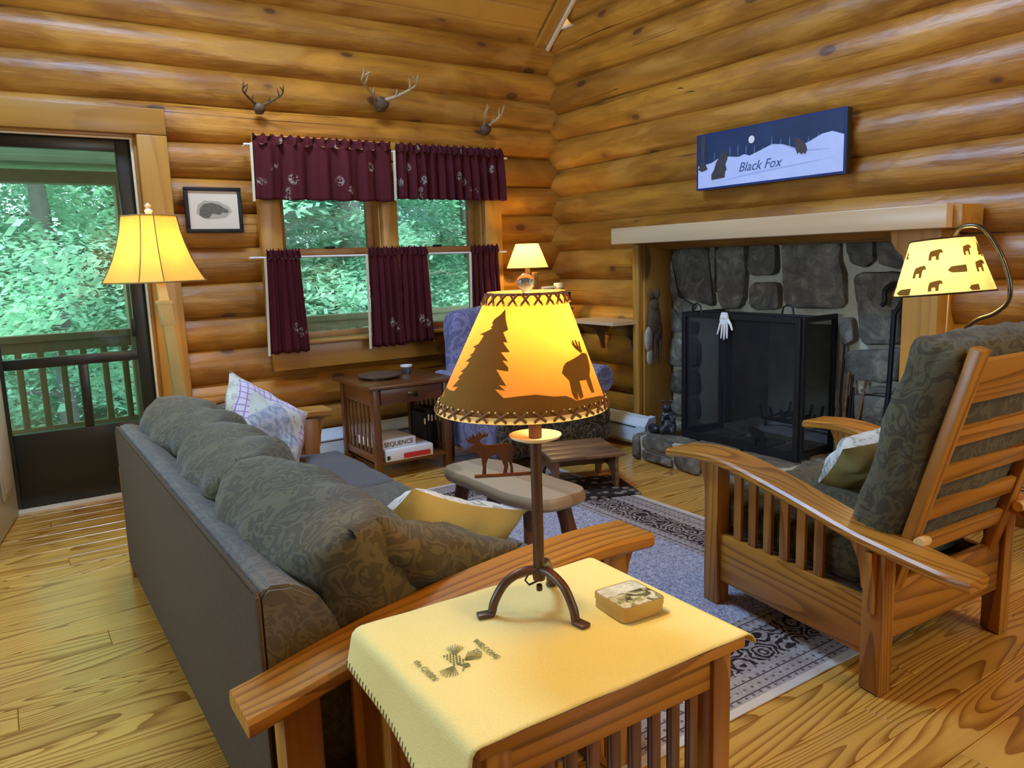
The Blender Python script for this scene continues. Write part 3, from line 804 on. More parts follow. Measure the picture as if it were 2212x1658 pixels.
# ---- porch and woods outside
pf = struct('porch_floor')
for i in range(12):
    box('deck_board', -3, 6.5, 5.15 + i * 0.14, 5.283 + i * 0.14, -0.12, -0.08, 'porch', pf, 0.003)
pc = struct('porch_ceiling')
for i in range(16):
    b = bm_new(); add_box(b, -3, 6.5, 0, 0.108, 0, 0.02, 0.004)
    obj('ceiling_board', b, 'porchceil', pc, False, T(0, 5.12 + i * 0.112, 2.44 - i * 0.026) @ RX(-0.23))
rl = thing('porch_railing', 'green-brown wooden porch railing with square balusters outside the door and window', 'railing', (0, 6.6, 0))
box('post', 0.845, 0.99, -0.06, 0.09, -0.08, 1.95, 'porchpost', rl)
box('post', 4.2, 4.34, -0.06, 0.09, -0.08, 1.95, 'porchpost', rl)
box('post', -2.4, -2.26, -0.06, 0.09, -0.08, 1.95, 'porchpost', rl)
box('beam', -3.0, 6.5, -0.06, 0.09, 1.95, 2.04, 'porchpost', rl)
box('top_rail', -3.0, 6.5, -0.05, 0.06, 0.82, 0.87, 'porchpost', rl)
box('top_rail', -3.0, 6.5, -0.02, 0.02, 0.74, 0.82, 'porchpost', rl)
box('bottom_rail', -3.0, 6.5, -0.02, 0.03, 0.12, 0.19, 'porchpost', rl)
bal = None
for i in range(66):
    if bal is None:
        bal = box('baluster', -0.022, 0.022, -0.022, 0.022, 0.19, 0.74, 'porchpost', rl, 0.003); bal.location = (-2.95, 0, 0)
    else:
        o = bal.copy(); COL.objects.link(o); o.location = (-2.95 + 0.1385 * i, 0, 0)
g = struct('ground')
b = bm_new(); add_grid(b, lambda u, v: Vector((-26 + 56 * u, 6.7 + 30 * v, -0.9 + 0.35 * wob(u * 9, v * 9, 2) + 3.0 * v)), 24, 24)
obj('forest_ground', b, 'ground', g, True)
def foliage_mesh(nm, n, seed, leafm, size=0.13, R=2.3, H=6.0, z0=0.3):
    rd = random.Random(seed); vs = []; fs = []
    boughs = [(rd.uniform(0, 2 * PI), z0 + H * (i / 60.0), rd.uniform(0.5, 1.0)) for i in range(60)]
    for i in range(n):
        a, z, rr = boughs[rd.randrange(60)]
        t = rd.random() ** 0.6
        r = R * rr * t * (1.05 - 0.6 * (z - z0) / H)
        a2 = a + rd.gauss(0, 0.22)
        x, y = r * math.cos(a2), r * math.sin(a2)
        zz = z + 0.25 - 0.35 * t * t + rd.gauss(0, 0.10)
        s = size * rd.uniform(0.5, 1.3); yaw = rd.uniform(0, 2 * PI); pit = rd.gauss(0, 0.55)
        u = Vector((math.cos(yaw), math.sin(yaw), pit * 0.5)) * s
        w = Vector((-math.sin(yaw) * 0.42, math.cos(yaw) * 0.42, pit * 0.6)) * s
        c = Vector((x, y, zz)); k = len(vs)
        vs += [c - u, c - w * .8, c + u, c + w * .8]; fs.append((k, k + 1, k + 2, k + 3))
    me = bpy.data.meshes.new(nm); me.from_pydata([tuple(v) for v in vs], [], fs); me.materials.append(M[leafm])
    return me
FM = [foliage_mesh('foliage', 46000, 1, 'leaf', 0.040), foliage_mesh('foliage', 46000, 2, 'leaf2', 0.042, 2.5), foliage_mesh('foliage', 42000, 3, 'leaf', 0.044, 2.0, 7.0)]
def trunk_mesh(r, H, seed):
    b = bm_new(); rd = random.Random(seed)
    pts = [(0.05 * math.sin(i + seed), 0.05 * math.cos(i * 1.3 + seed), H * i / 8 - 1.2) for i in range(9)]
    add_tube(b, pts, [r * (1.25 if i == 0 else 1 - 0.06 * i) for i in range(9)], 12)
    for q in range(14):
        a = rd.uniform(0, 2 * PI); z = 0.4 + q * 0.45; L = rd.uniform(1.0, 2.0)
        add_tube(b, [(0, 0, z), (math.cos(a) * L * .5, math.sin(a) * L * .5, z + .12), (math.cos(a) * L, math.sin(a) * L, z + .02)], [0.035, 0.02, 0.008], 5)
    o = obj('trunk', b, 'trunk', None, True); me = o.data; bpy.data.objects.remove(o); return me
TM = [trunk_mesh(0.13, 9, 1), trunk_mesh(0.24, 9, 4), trunk_mesh(0.10, 9, 7)]
TREES = [(-1.6, 10.2, 0, 0), (0.5, 9.3, 1, 2), (1.5, 11.6, 0, 0), (2.7, 9.6, 2, 2), (4.15, 10.2, 0, 1), (5.0, 12.2, 1, 0), (6.3, 10.6, 2, 2), (7.6, 12.2, 0, 0),
    (-0.6, 13.2, 2, 1), (2.6, 13.8, 1, 0), (4.3, 15.0, 2, 2), (8.3, 14.8, 1, 1), (9.4, 16.5, 0, 0), (6.6, 15.8, 0, 2), (0.8, 16.5, 0, 0), (-3.6, 12.2, 1, 2)]
TL = ['broad leafy tree beyond the porch, seen left of the floor lamp shade', 'bright green leafy tree close behind the porch rail, seen through the storm door',
 'leafy tree behind the porch post right of the door', 'loose hemlock just outside the left window pane', 'thick-trunked grey tree between the two upper window panes', 'green tree behind the right window pane',
 'slim hemlock at the right edge of the right window pane', 'leafy tree behind the right café curtain', 'thick grey trunk tree deep in the woods behind the door glass', 'pale green tree deep behind the left window pane',
 'slender tree in the far row behind the middle café curtains', 'thick-trunked tree in the far row at the right of the window', 'farthest tree at the right of the woods', 'slender far tree behind the right window pane',
 'farthest tree seen through the door glass', 'leftmost leafy tree beyond the porch']
for i, ((x, y, f, tk), lb) in enumerate(zip(TREES, TL)):
    t = thing('forest_tree', lb, 'tree', (x, y, -0.9 + 0.05 * y * 1.2), hsh(i, 7) * 6.28, 'trees in the woods beyond the porch')
    s_ = 1 + 0.25 * hsh(i, 8)
    for nm, me in (('foliage', FM[f]), ('trunk', TM[tk])):
        o = bpy.data.objects.new(nm, me); COL.objects.link(o); o.parent = t; o.scale = (s_, s_, s_) if nm == 'foliage' else (1, 1, 1)
        if nm == 'foliage': o['kind'] = 'stuff'; o.location = (0, 0, -0.3)

# ============================================================ FURNITURE
# ---- rug
rug = box('persian_rug', -0.95, 0.95, -1.275, 1.275, 0.0, 0.0055, rug_mat('persian_rug_weave', 0.95, 1.275), None, 0.003)
rug.location = (1.865, 2.60, 0.0005); tag(rug, 'large blue-grey patterned rug with dark floral border in the middle of the floor', 'rug')
mat_ = box('small_mat', -0.30, 0.30, -0.2, 0.2, 0, 0.008, 'pebble', None, 0.003)
mat_.location = (2.62, 3.30, 0.0065); mat_.rotation_euler = (0, 0, -0.35); tag(mat_, 'small dark pebble-patterned mat under the wooden step stool', 'mat')

def bow(fn, y0, y1, th, x0, x1, n=26, rnd=0.008):
    """arm board following z = fn(x), between y0..y1"""
    b = bm_new(); prof = []
    yc = [(y0, -th + rnd), (y0 + rnd, -th), (y1 - rnd, -th), (y1, -th + rnd), (y1, -rnd), (y1 - rnd, 0), (y0 + rnd, 0), (y0, -rnd)]
    rings = []
    for i in range(n + 1):
        x = x0 + (x1 - x0) * i / n
        z = fn(x)
        rings.append([b.verts.new((x, yy, z + dz)) for yy, dz in yc])
    for a, c in zip(rings, rings[1:]):
        for q in range(8): b.faces.new((a[q], a[(q + 1) % 8], c[(q + 1) % 8], c[q]))
    b.faces.new(rings[0][::-1]); b.faces.new(rings[-1])
    return b
def interp(pts):
    def f(x):
        if x <= pts[0][0]: return pts[0][1]
        for (a, za), (c, zc) in zip(pts, pts[1:]):
            if x <= c:
                t = (x - a) / (c - a); return za + (zc - za) * t
        return pts[-1][1]
    def g(x):
        h = 0.05; return (f(x - h) + 2 * f(x) + f(x + h)) / 4
    return g
def corbel_poly(h=0.17, w=0.05):
    return [(0, 0), (w, 0), (w * 0.96, -h * .12), (w * 0.62, -h * .35), (w * 0.38, -h * .65), (w * 0.25, -h), (0, -h)]
XZ = Matrix(((1, 0, 0, 0), (0, 0, 1, 0), (0, 1, 0, 0), (0, 0, 0, 1)))   # (x, y)->(x, z), extrude along y
YZ = Matrix(((0, 0, 1, 0), (1, 0, 0, 0), (0, 1, 0, 0), (0, 0, 0, 1)))   # (x, y)->(y, z), extrude along x

# ---- sofa
sofa = thing('sofa', 'long mission oak sofa with slate seat, green damask back cushions and grey cloth back', 'sofa', (0.36, 1.32, 0))
prof = [(0.0, 0.09), (0.0, 0.665), (0.02, 0.682), (0.07, 0.675), (0.12, 0.64), (0.17, 0.55), (0.20, 0.42), (0.20, 0.09)]
b = bm_new(); add_prism(b, prof, 2.04, XZ @ T(0, 0, 0.14)); bmesh.ops.bevel(b, geom=[e for e in b.edges], offset=0.008, segments=2, affect='EDGES')
obj('back_panel', b, 'damask_s', sofa, True)
b = bm_new(); add_box(b, -0.006, 0.004, 0.135, 2.185, 0.07, 0.668, 0.004); obj('rear_cover', b, 'back_fab', sofa, True, label='plain brown-grey rear cover')
tube('piping', [(-0.003, 0.135, 0.08), (-0.003, 0.135, 0.655), (0.0, 0.15, 0.672), (0.0, 2.17, 0.672), (-0.003, 2.185, 0.655), (-0.003, 2.185, 0.08)], 0.005, 'back_fab', sofa, 6)
armf = interp([(-0.07, 0.497), (0.05, 0.53), (0.2, 0.566), (0.4, 0.60), (0.6, 0.622), (0.78, 0.63), (0.93, 0.622)])
for side, y0 in ((0, 0.0), (1, 2.18)):
    arm = obj('arm', bow(armf, y0, y0 + 0.14, 0.036, -0.07 if side == 0 else 0.05, 0.925), 'oak_x', sofa, True)
    for (x0, x1) in ((0.0, 0.075), (0.79, 0.865)):
        box('leg', x0, x1, y0 + 0.035, y0 + 0.105, 0.0, armf((x0 + x1) / 2) - 0.045, 'oak_z', sofa, 0.004)
    for x0 in (0.15, 0.27, 0.39, 0.51, 0.63):
        box('slat', x0, x0 + 0.055, y0 + 0.06, y0 + 0.076, 0.25, armf(x0 + .02) - 0.045, 'oak_z', sofa, 0.002)
    box('side_rail', 0.075, 0.79, y0 + 0.05, y0 + 0.09, 0.14, 0.25, 'oak_x', sofa, 0.004)
    box('arm_rail', 0.075, 0.79, y0 + 0.055, y0 + 0.085, 0.50, 0.53, 'oak_x', sofa, 0.004)
    for xx, sgn in ((0.865, 1), (0.79, -1)):
        b = bm_new(); add_prism(b, [(xx + sgn * a, armf(0.83) - 0.04 + c) for a, c in corbel_poly(0.15, 0.045)], 0.024, XZ @ T(0, 0, y0 + 0.058)); obj('corbel', b, 'oak_z', sofa)
box('front_rail', 0.83, 0.86, 0.105, 2.215, 0.13, 0.25, 'oak_y', sofa, 0.004)
box('seat_deck', 0.15, 0.83, 0.13, 2.19, 0.20, 0.265, 'back_fab', sofa, 0.004)
for i in range(3):
    y0 = 0.15 + 0.68 * i
    obj('seat_cushion', box_cushion_bm(0.20, 0.94, y0 + 0.004, y0 + 0.672, 0.27, 0.425, 0.016, 0.03, i * 2.2), 'damask_s' if i < 2 else 'seat_fab', sofa, 'all', label='plain slate seat cushion' if i == 2 else None)
for i, yc in enumerate((0.49, 1.165, 1.845)):
    b = pillow_bm(0.52, 0.72, 0.33, 0.05, 26, 0.011, i * 1.9 + 1, 4.0, 0.42)
    for v in b.verts: v.co.z += 0.010 * math.sin(v.co.y * 26 + v.co.x * 9 + i) * max(0, 1 - abs(v.co.y) * 2.6)
    obj('back_cushion', b, 'damask', sofa, 'all', T(0.255 + 0.008 * i, yc - .015, 0.536 - .004 * i) @ RZ((0.06, -0.03, 0.05)[i]) @ RY(PI / 2 - math.radians(21)) @ RZ((0.03, -0.02, 0.03)[i]))

def cushion2(name, label, loc, m, size, t, front, back, seed, group=None):
    th = thing(name, label, 'pillow', loc, 0, group)
    mm = m.copy(); mm.translation = (0, 0, 0)
    obj('front_panel', pillow_bm(size, size, t, 0.09, 22, 0.010, seed, 2.6, 0.6, 1), front, th, 'all', mm)
    obj('back_panel', pillow_bm(size, size, t, 0.09, 22, 0.010, seed + 3, 2.6, 0.6, -1), back, th, 'all', mm)
    return th
p = bm_new()
gp = obj('damask_pillow', pillow_bm(0.46, 0.40, 0.17, 0.07, 24, 0.012, 4.4, 3.0, 0.5), 'damask', None, 'all', T(0.745, 1.60, 0.535) @ RZ(-0.10) @ RX(math.radians(-58)) @ RZ(math.radians(28)))
tag(gp, 'green damask pillow leaning on the near sofa arm in front of the yellow pillow', 'pillow')
cushion2('reversible_pillow', 'yellow linen pillow with floral front lying on the near end of the sofa', (0.845, 1.765, 0.535), RX(math.radians(-50)) @ RZ(math.radians(29)), 0.49, 0.18, 'floral', 'yellow', 1.2)
cushion2('quilt_pillow', 'pale blue and lilac patchwork pillow standing at the far end of the sofa', (0.885, 3.26, 0.595), RZ(math.radians(30)) @ RX(math.radians(68)) @ RZ(math.radians(-37)), 0.44, 0.17, 'quilt', 'floral', 2.7)
# folded dark throw on the far arm end
b = bm_new(); add_grid(b, lambda u, v: Vector((-0.02 + 0.42 * u, 0.10 * math.sin(PI * v) * 0 + (v - .5) * 0.30, 0.03 * math.sin(PI * v) + 0.006 * wob(u * 9, v * 8, 1))), 12, 12)
for f in b.faces[:]: pass
o = obj('throw_blanket', b, 'camo', None, 'all', T(0.50, 3.565, 0.640) @ RY(-0.08)); sm = o.modifiers.new('thickness', 'SOLIDIFY'); sm.thickness = 0.02
tag(o, 'dark green folded throw over the far arm of the sofa', 'blanket')

# ---- near end table with cloth
et = thing('slatted_end_table', 'mission end table with slatted sides under the cream cloth in the foreground', 'table', (0.497, 0.862, 0), math.radians(-1.0))
TW, TD, TH = 0.558, 0.44, 0.618
box('tabletop', 0, TW, 0, TD, TH - 0.022, TH, 'oak_x', et, 0.004)
for x0 in (0.02, TW - 0.065):
    for y0 in (0.015, TD - 0.06):
        box('leg', x0, x0 + 0.045, y0, y0 + 0.045, 0, TH - 0.022, 'oak_z', et, 0.004)
for y0 in (0.022, TD - 0.045):
    box('apron', 0.065, TW - 0.065, y0, y0 + 0.024, TH - 0.092, TH - 0.022, 'oak_x', et, 0.003)
    box('lower_rail', 0.065, TW - 0.065, y0, y0 + 0.024, 0.12, 0.18, 'oak_x', et, 0.003)
    for i in range(9):
        x0 = 0.083 + i * 0.0452
        box('slat', x0, x0 + 0.022, y0 + 0.005, y0 + 0.018, 0.18, TH - 0.092, 'dark_z', et, 0.002)
for x0 in (0.028, TW - 0.05):
    box('side_apron', x0, x0 + 0.022, 0.06, TD - 0.06, TH - 0.092, TH - 0.022, 'oak_y', et, 0.003)
    box('side_rail', x0, x0 + 0.022, 0.06, TD - 0.06, 0.12, 0.18, 'oak_y', et, 0.003)
box('shelf', 0.05, TW - 0.05, 0.05, TD - 0.05, 0.16, 0.176, 'oak_x', et, 0.003)
CL = (0.492, 0.838)
ct = thing('table_runner', 'cream cloth with pine cone embroidery draped over the near end table', 'cloth', (0.497, 0.862, TH), math.radians(-1.0))
def clothpt(u, v):
    # unfolded sheet: s along x from left hang to right hang, t along y
    hg = 0.075 + 0.06 * (1 - v); s = -hg + u * (TW + hg + 0.032); t = -0.004 + v * (TD + 0.034)
    x, y, z = s, t, 0.003
    R = 0.012
    def fold(a, lim):   # distance past the edge -> (outward, down)
        d = a - lim
        if d <= 0: return a, 0.0
        q = min(d, R * PI / 2) / R
        return lim + R * math.sin(q), R * (1 - math.cos(q)) + max(0, d - R * PI / 2)
    if s < 0.0:
        a, dn = fold(-s, 0.0); x = -a - 0.026 * (dn / .13) ** 1.2 - 0.006 * math.sin(t * 17) * dn / .13; z -= dn
    if s > TW:
        a, dn = fold(s, TW); x = a + 0.4 * dn; z -= dn * 0.9
    if t > TD:
        a, dn = fold(t, TD); y = a; z -= dn * 0.35
    if -0.0 < s < TW: z += 0.0012 * (1 + wob(s * 22, t * 19, 1.3)) * 0.7
    if t < 0.10 and s < 0.06: y -= 0.0
    return Vector((x, y, z))
b = bm_new(); add_grid(b, clothpt, 74, 44)
o = obj('cloth_sheet', b, 'cloth', ct, 'all'); sm = o.modifiers.new('thickness', 'SOLIDIFY'); sm.thickness = 0.0022; sm.offset = 1
b = bm_new()
for i in range(38):
    t = 0.012 + i * 0.0125
    v = (t + 0.004) / (TD + 0.034)
    A = clothpt(0.0, v); B = clothpt(0.018, v)
    off = Vector((-0.0028, 0, 0))
    add_tube(b, [A + off, B + off], 0.0011, 4)
o = obj('blanket_stitch', b, 'brown_ink', ct); o['kind'] = 'stuff'
b = bm_new()
def stroke(pts, w=0.0009, z=0.0082):
    add_tube(b, [(x, y, z) for x, y in pts], w, 4)
# embroidery: local frame, then placed
EM = T(0.083, 0.226, 0) @ RZ(math.radians(-90)) @ Matrix.Scale(0.8, 4)
def em(x, y): q = EM @ Vector((x, y, 0)); return (q.x, q.y)
for i in range(7):
    for j in range(4):
        cx = -0.026 + i * 0.0075; cy = -0.011 + j * 0.0075 + (0.0035 if i % 2 else 0)
        if ((cx + .003) / 0.03) ** 2 + (cy / 0.017) ** 2 < 1.1:
            stroke([em(cx - .003, cy), em(cx, cy + .0028), em(cx + .003, cy)], 0.0010)
for (bx, by, a0, ln) in ((-0.022, 0.014, 150, 0.042), (0.012, 0.02, 100, 0.046), (0.022, -0.012, -50, 0.046), (0.026, 0.004, 40, 0.02)):
    for q in range(-4, 5):
        a = math.radians(a0 + q * 9)
        stroke([em(bx, by), em(bx + math.cos(a) * ln * (1 - abs(q) * .06), by + math.sin(a) * ln * (1 - abs(q) * .06))], 0.0007)
stroke([em(0.015, 0.0), em(0.035, 0.006), em(0.05, -0.006)], 0.0012)
obj('embroidery', b, 'green_ink', ct)
for tx, px_, py_, rz_ in (('WELCOME', 0.147, 0.226, -90), ('TO', 0.129, 0.226, -90), ('the CABIN', 0.028, 0.224, -90)):
    text_obj('lettering', tx, 0.0165, 'green_ink', T(px_, py_, 0.0085) @ RZ(math.radians(rz_)), ct, 0.0004)

# ---- playing tin
tin = thing('tin_box', 'small square gold tin with a landscape lid on the cream cloth', 'tin', (0.955, 1.052, 0.6255), math.radians(-4))
def rrect(hx, hy, r, n=5):
    out = []
    for cx, cy, a0 in ((hx - r, hy - r, 0), (-hx + r, hy - r, 90), (-hx + r, -hy + r, 180), (hx - r, -hy + r, 270)):
        for i in range(n + 1):
            a = math.radians(a0 + 90 * i / n); out.append((cx + r * math.cos(a), cy + r * math.sin(a)))
    return out
b = bm_new(); add_prism(b, rrect(0.050, 0.050, 0.014), 0.018); obj('tin_body', b, 'gold', tin, True)
b = bm_new(); add_prism(b, rrect(0.0512, 0.0512, 0.014), 0.011, T(0, 0, 0.0175)); obj('tin_lid', b, 'gold', tin, True)
k = NT('tin_lid_print', 0.35); v = k.coords(seeded=False); n = k.noise(v, 45, 3, .5, 1.0); sp = k.new('ShaderNodeSeparateXYZ'); k.L(k.obj(), sp.inputs[0])
pic = k.ramp(n, [(0.38, (0.06, 0.06, 0.03)), (0.5, (0.30, 0.32, 0.16)), (0.62, (0.62, 0.62, 0.50))])
sky_ = k.ramp(n, [(0.4, (0.45, 0.5, 0.42)), (0.6, (0.66, 0.68, 0.58))])
k.color(k.mix(k.math('GREATER_THAN', sp.outputs[1], 0.008), pic, sky_))
b = bm_new(); add_prism(b, rrect(0.047, 0.047, 0.011), 0.0008, T(0, 0, 0.0285)); obj('lid_picture', b, k.m, tin)

# ---- foreground lamp
LZ = 0.6245
tl = thing('moose_table_lamp', 'wrought iron table lamp with amber tree and moose shade on the cream cloth', 'lamp', (0.822, 1.163, LZ), math.radians(-35.3))
for a in (200, -48, 76):
    b = bm_new(); ca, sa = math.cos(math.radians(a)), math.sin(math.radians(a))
    prof = spline([(0.004, 0.078), (0.035, 0.079), (0.070, 0.062), (0.092, 0.030), (0.098, 0.010), (0.102, 0.0048)], 6)
    add_tube(b, [(r.x * ca, r.x * sa, r.y) for r in prof], [0.0088] * (len(prof) - 4) + [0.008, 0.0075, 0.0068, 0.006], 10)
    add_box(b, 0.096, 0.128, -0.011, 0.011, 0.0008, 0.0095, 0.003, RZ(math.radians(a)))
    obj('leg', b, 'iron', tl, True)
tube('pole', [(0, 0, 0.060), (0, 0, 0.34)], 0.0108, 'iron', tl, 16)
lathe('pole_collar', [(0.0, 0.055), (0.012, 0.058), (0.014, 0.075), (0.012, 0.084), (0.0, 0.085)], 'iron', tl)
lathe('drip_pan', [(0.0, 0.338), (0.030, 0.337), (0.047, 0.343), (0.050, 0.348), (0.046, 0.347), (0.030, 0.341), (0.0, 0.342)], 'wax', tl)
lathe('socket', [(0.0, 0.34), (0.0125, 0.34), (0.0125, 0.41), (0.016, 0.42), (0.016, 0.46), (0, 0.46)], 'iron', tl)
box('rotary_switch', -0.006, 0.006, -0.02, -0.002, 0.040, 0.052, 'iron', tl)
tube('cord', [(0.0, 0, 0.056), (-0.02, 0.004, 0.045), (-0.028, 0.01, 0.052), (-0.022, 0.012, 0.062)], 0.0022, 'black', tl, 6)
# moose bracket
b = bm_new(); add_tube(b, [(-0.006, 0, 0.272), (-0.118, 0, 0.268)], 0.0038, 8); obj('bracket_bar', b, 'iron', tl, True)
MO = [(0, 0), (8, 0), (9, 22), (14, 36), (30, 42), (38, 34), (44, 16), (40, 0), (48, 0), (52, 18), (50, 34), (56, 16), (55, 0), (62, 0), (60, 22), (60, 40), (64, 52), (60, 62), (40, 62), (14, 60), (2, 62), (-2, 70),
      (4, 74), (14, 78), (16, 86), (10, 81), (10, 88), (4, 80), (-2, 88), (-6, 80), (-8, 82), (-10, 76), (-16, 84), (-16, 74), (-22, 80), (-22, 72), (-30, 76), (-26, 68), (-18, 64), (-12, 62), (-22, 58), (-27, 50), (-24, 44), (-14, 48), (-8, 46), (-6, 40), (0, 34), (2, 16)]
b = bm_new(); s_ = 0.00098
add_prism(b, [(x * s_ - 0.104, y * s_ + 0.270) for x, y in MO], 0.0035, XZ)
obj('moose_cutout', b, 'iron', tl)
# shade: cone with drawn silhouettes wrapped on it
RB, RT, ZB, ZT, XB, XT = 0.158, 0.071, 0.409, 0.615, -0.024, -0.010
def cone(ang, t, off=0.0):   # t = 0 top .. 1 bottom, ang = 0 faces the viewer side
    r = RT + (RB - RT) * t + off; xo = XT + (XB - XT) * t
    return Vector((xo + r * math.sin(ang), -r * math.cos(ang), ZT + (ZB - ZT) * t))
b = bm_new(); add_grid(b, lambda u, v: cone(u * 2 * PI, v), 72, 10); bmesh.ops.remove_doubles(b, verts=b.verts[:], dist=1e-5)
obj('lamp_shade', b, 'shade_amber', tl, 'all', label='amber parchment cone shade')
def px2cone(x, y):
    s = 0.0
    for _ in range(4):
        t = (y - 632) / (280 - 24 * s * s)
        s = (x - (1135 - 10 * t)) / (83 + 102 * t); s = max(-0.995, min(0.995, s))
    return math.asin(s), t
def wrap(polys, m, nm, off=0.0012, par=tl):
    b = bm_new()
    for pl in polys:
        b.faces.new([b.verts.new((a, t, 0)) for a, t in pl])
    bmesh.ops.triangulate(b, faces=b.faces[:], ngon_method='EAR_CLIP')
    a = -PI
    while a < PI:
        bmesh.ops.bisect_plane(b, geom=b.verts[:] + b.edges[:] + b.faces[:], plane_co=(a, 0, 0), plane_no=(1, 0, 0)); a += 0.09
    for q in range(1, 12):
        bmesh.ops.bisect_plane(b, geom=b.verts[:] + b.edges[:] + b.faces[:], plane_co=(0, q / 12, 0), plane_no=(0, 1, 0))
    for v in b.verts: v.co = cone(v.co.x, v.co.y, off)
    return obj(nm, b, m, par)
left_tree = [(1094, 664), (1085, 676), (1071, 687), (1066, 697), (1070, 699), (1063, 705), (1067, 707), (1054, 714), (1040, 720), (1049, 723), (1043, 733), (1038, 741), (1025, 748), (1032, 750), (1027, 760), (1018, 767), (1024, 768), (1010, 780), (1019, 781), (1012, 792), (999, 803), (1006, 804), (994, 815), (998, 818), (981, 837), (996, 835), (986, 845), (972, 843), (964, 840), (960, 833)]
right_tree = [(1092, 863), (1074, 843), (1095, 847), (1082, 834), (1097, 837), (1077, 800), (1100, 805), (1101, 797), (1089, 780), (1101, 783), (1086, 762), (1104, 762), (1090, 739), (1099, 741), (1090, 717), (1100, 712), (1095, 688)]
hill = [(1092, 863), (1120, 860), (1155, 857), (1191, 862), (1215, 861), (1227, 866), (1237, 872), (1260, 868), (1285, 866)]
def ang_band(pts):
    return [px2cone(*p) for p in pts]
pl = ang_band(left_tree)
bottom = [(1.45, 0.93), (1.9, 0.90), (2.4, 0.85), (3.10, 0.90), (3.10, 0.985)]
main = ang_band(right_tree[::-1]) 
poly1 = pl[::-1][0:0]
core = [px2cone(*p) for p in left_tree] + [(-1.30, 0.90), (-1.30, 0.985), (1.40, 0.985)] + [(1.40, 0.93)] + [px2cone(*p) for p in hill[::-1]] + [px2cone(*p) for p in right_tree[1:]]
moose = [(1207, 811), (1211, 795), (1216, 788), (1228, 782), (1243, 777), (1252, 768), (1240, 760), (1235, 756), (1226, 744), (1231, 748), (1229, 740), (1236, 751), (1235, 739), (1242, 755), (1243, 743), (1249, 760), (1255, 765), (1262, 772), (1266, 782), (1271, 799), (1266, 806), (1268, 822), (1271, 838), (1277, 857), (1270, 857), (1264, 842), (1261, 826), (1242, 825), (1240, 843), (1252, 864), (1245, 869), (1235, 843), (1236, 858), (1241, 871), (1233, 868), (1227, 855), (1222, 826), (1220, 814)]
wrap([core], 'silh', 'tree_silhouette')
wrap([[px2cone(*p) for p in q_] for q_ in (
    [(1207, 811), (1211, 795), (1216, 788), (1228, 782), (1243, 777), (1252, 768), (1262, 772), (1266, 784), (1269, 806), (1266, 822), (1261, 828), (1242, 825), (1232, 830), (1222, 828), (1220, 814)],
    [(1222, 826), (1236, 828), (1235, 846), (1241, 871), (1233, 868), (1227, 855)], [(1234, 826), (1243, 824), (1243, 843), (1252, 864), (1245, 869), (1236, 845)],
    [(1258, 824), (1267, 820), (1270, 838), (1277, 857), (1270, 857), (1263, 842)], [(1249, 770), (1236, 758), (1226, 744), (1238, 752), (1252, 763)], [(1235, 757), (1228, 740), (1231, 739), (1240, 755)],
    [(1240, 758), (1235, 739), (1238, 738), (1245, 757)], [(1245, 761), (1243, 743), (1246, 742), (1250, 762)])], 'silh', 'moose_silhouette', 0.0014)
back1 = [(-PI + .05, 0.985), (-1.30, 0.985), (-1.30, 0.90), (-1.9, 0.84), (-2.5, 0.9), (-PI + .05, 0.9)]
wrap([back1, [(1.40, 0.93), (1.40, 0.985), (3.10, 0.985), (3.10, 0.9), (2.4, 0.86), (1.9, 0.9)]], 'silh', 'hill_silhouette')
for nm, t0, t1, n in (('top_lacing', 0.0, 0.085, 22), ('bottom_lacing', 0.945, 1.02, 30)):
    b = bm_new()
    for i in range(n):
        a = 2 * PI * i / n; d = 2 * PI / n * .62
        add_tube(b, [cone(a - d / 2, t0, .003), cone(a + d / 2, t1, .003)], 0.0022 if n < 25 else .0026, 5)
        add_tube(b, [cone(a + d / 2, t0, .0035), cone(a - d / 2, t1, .0035)], 0.0022 if n < 25 else .0026, 5)
    o = obj(nm, b, 'lacing', tl, True); o['kind'] = 'stuff'
    b = bm_new()
    for i in range(n):
        for sg in (-1, 1):
            c = cone(2 * PI * i / n + sg * 2 * PI / n * .31, t1 if n < 25 else t0, .003); add_ell(b, c, (0.0026,) * 3, None, 6, 4)
    o = obj('eyelets', b, 'gold', tl, True); o['kind'] = 'stuff'
for nm, t0, t1 in (('top_band', -0.012, 0.012), ('bottom_band', 0.985, 1.035)):
    b = bm_new(); add_grid(b, lambda u, v: cone(u * 2 * PI, t0 + (t1 - t0) * v, .0016), 60, 1); obj(nm, b, 'shade_cream' if t0 > .5 else 'lacing', tl, 'all')
lathe('crystal_finial', [(0, 0.613), (0.006, 0.614), (0.008, 0.618), (0.014, 0.625), (0.0165, 0.634), (0.014, 0.644), (0.008, 0.650), (0.0, 0.652)], 'glassy', tl, mat=T(XT, 0, 0))
add = light('table_lamp_bulb', 'POINT', (0.01, 0, 0.535), 14.0, WARM, 0.032); add.parent = tl
lathe('bulb', [(0, 0.455), (0.012, 0.46), (0.016, 0.475), (0.026, 0.50), (0.026, 0.515), (0.014, 0.533), (0, 0.536)], 'glassy', tl)

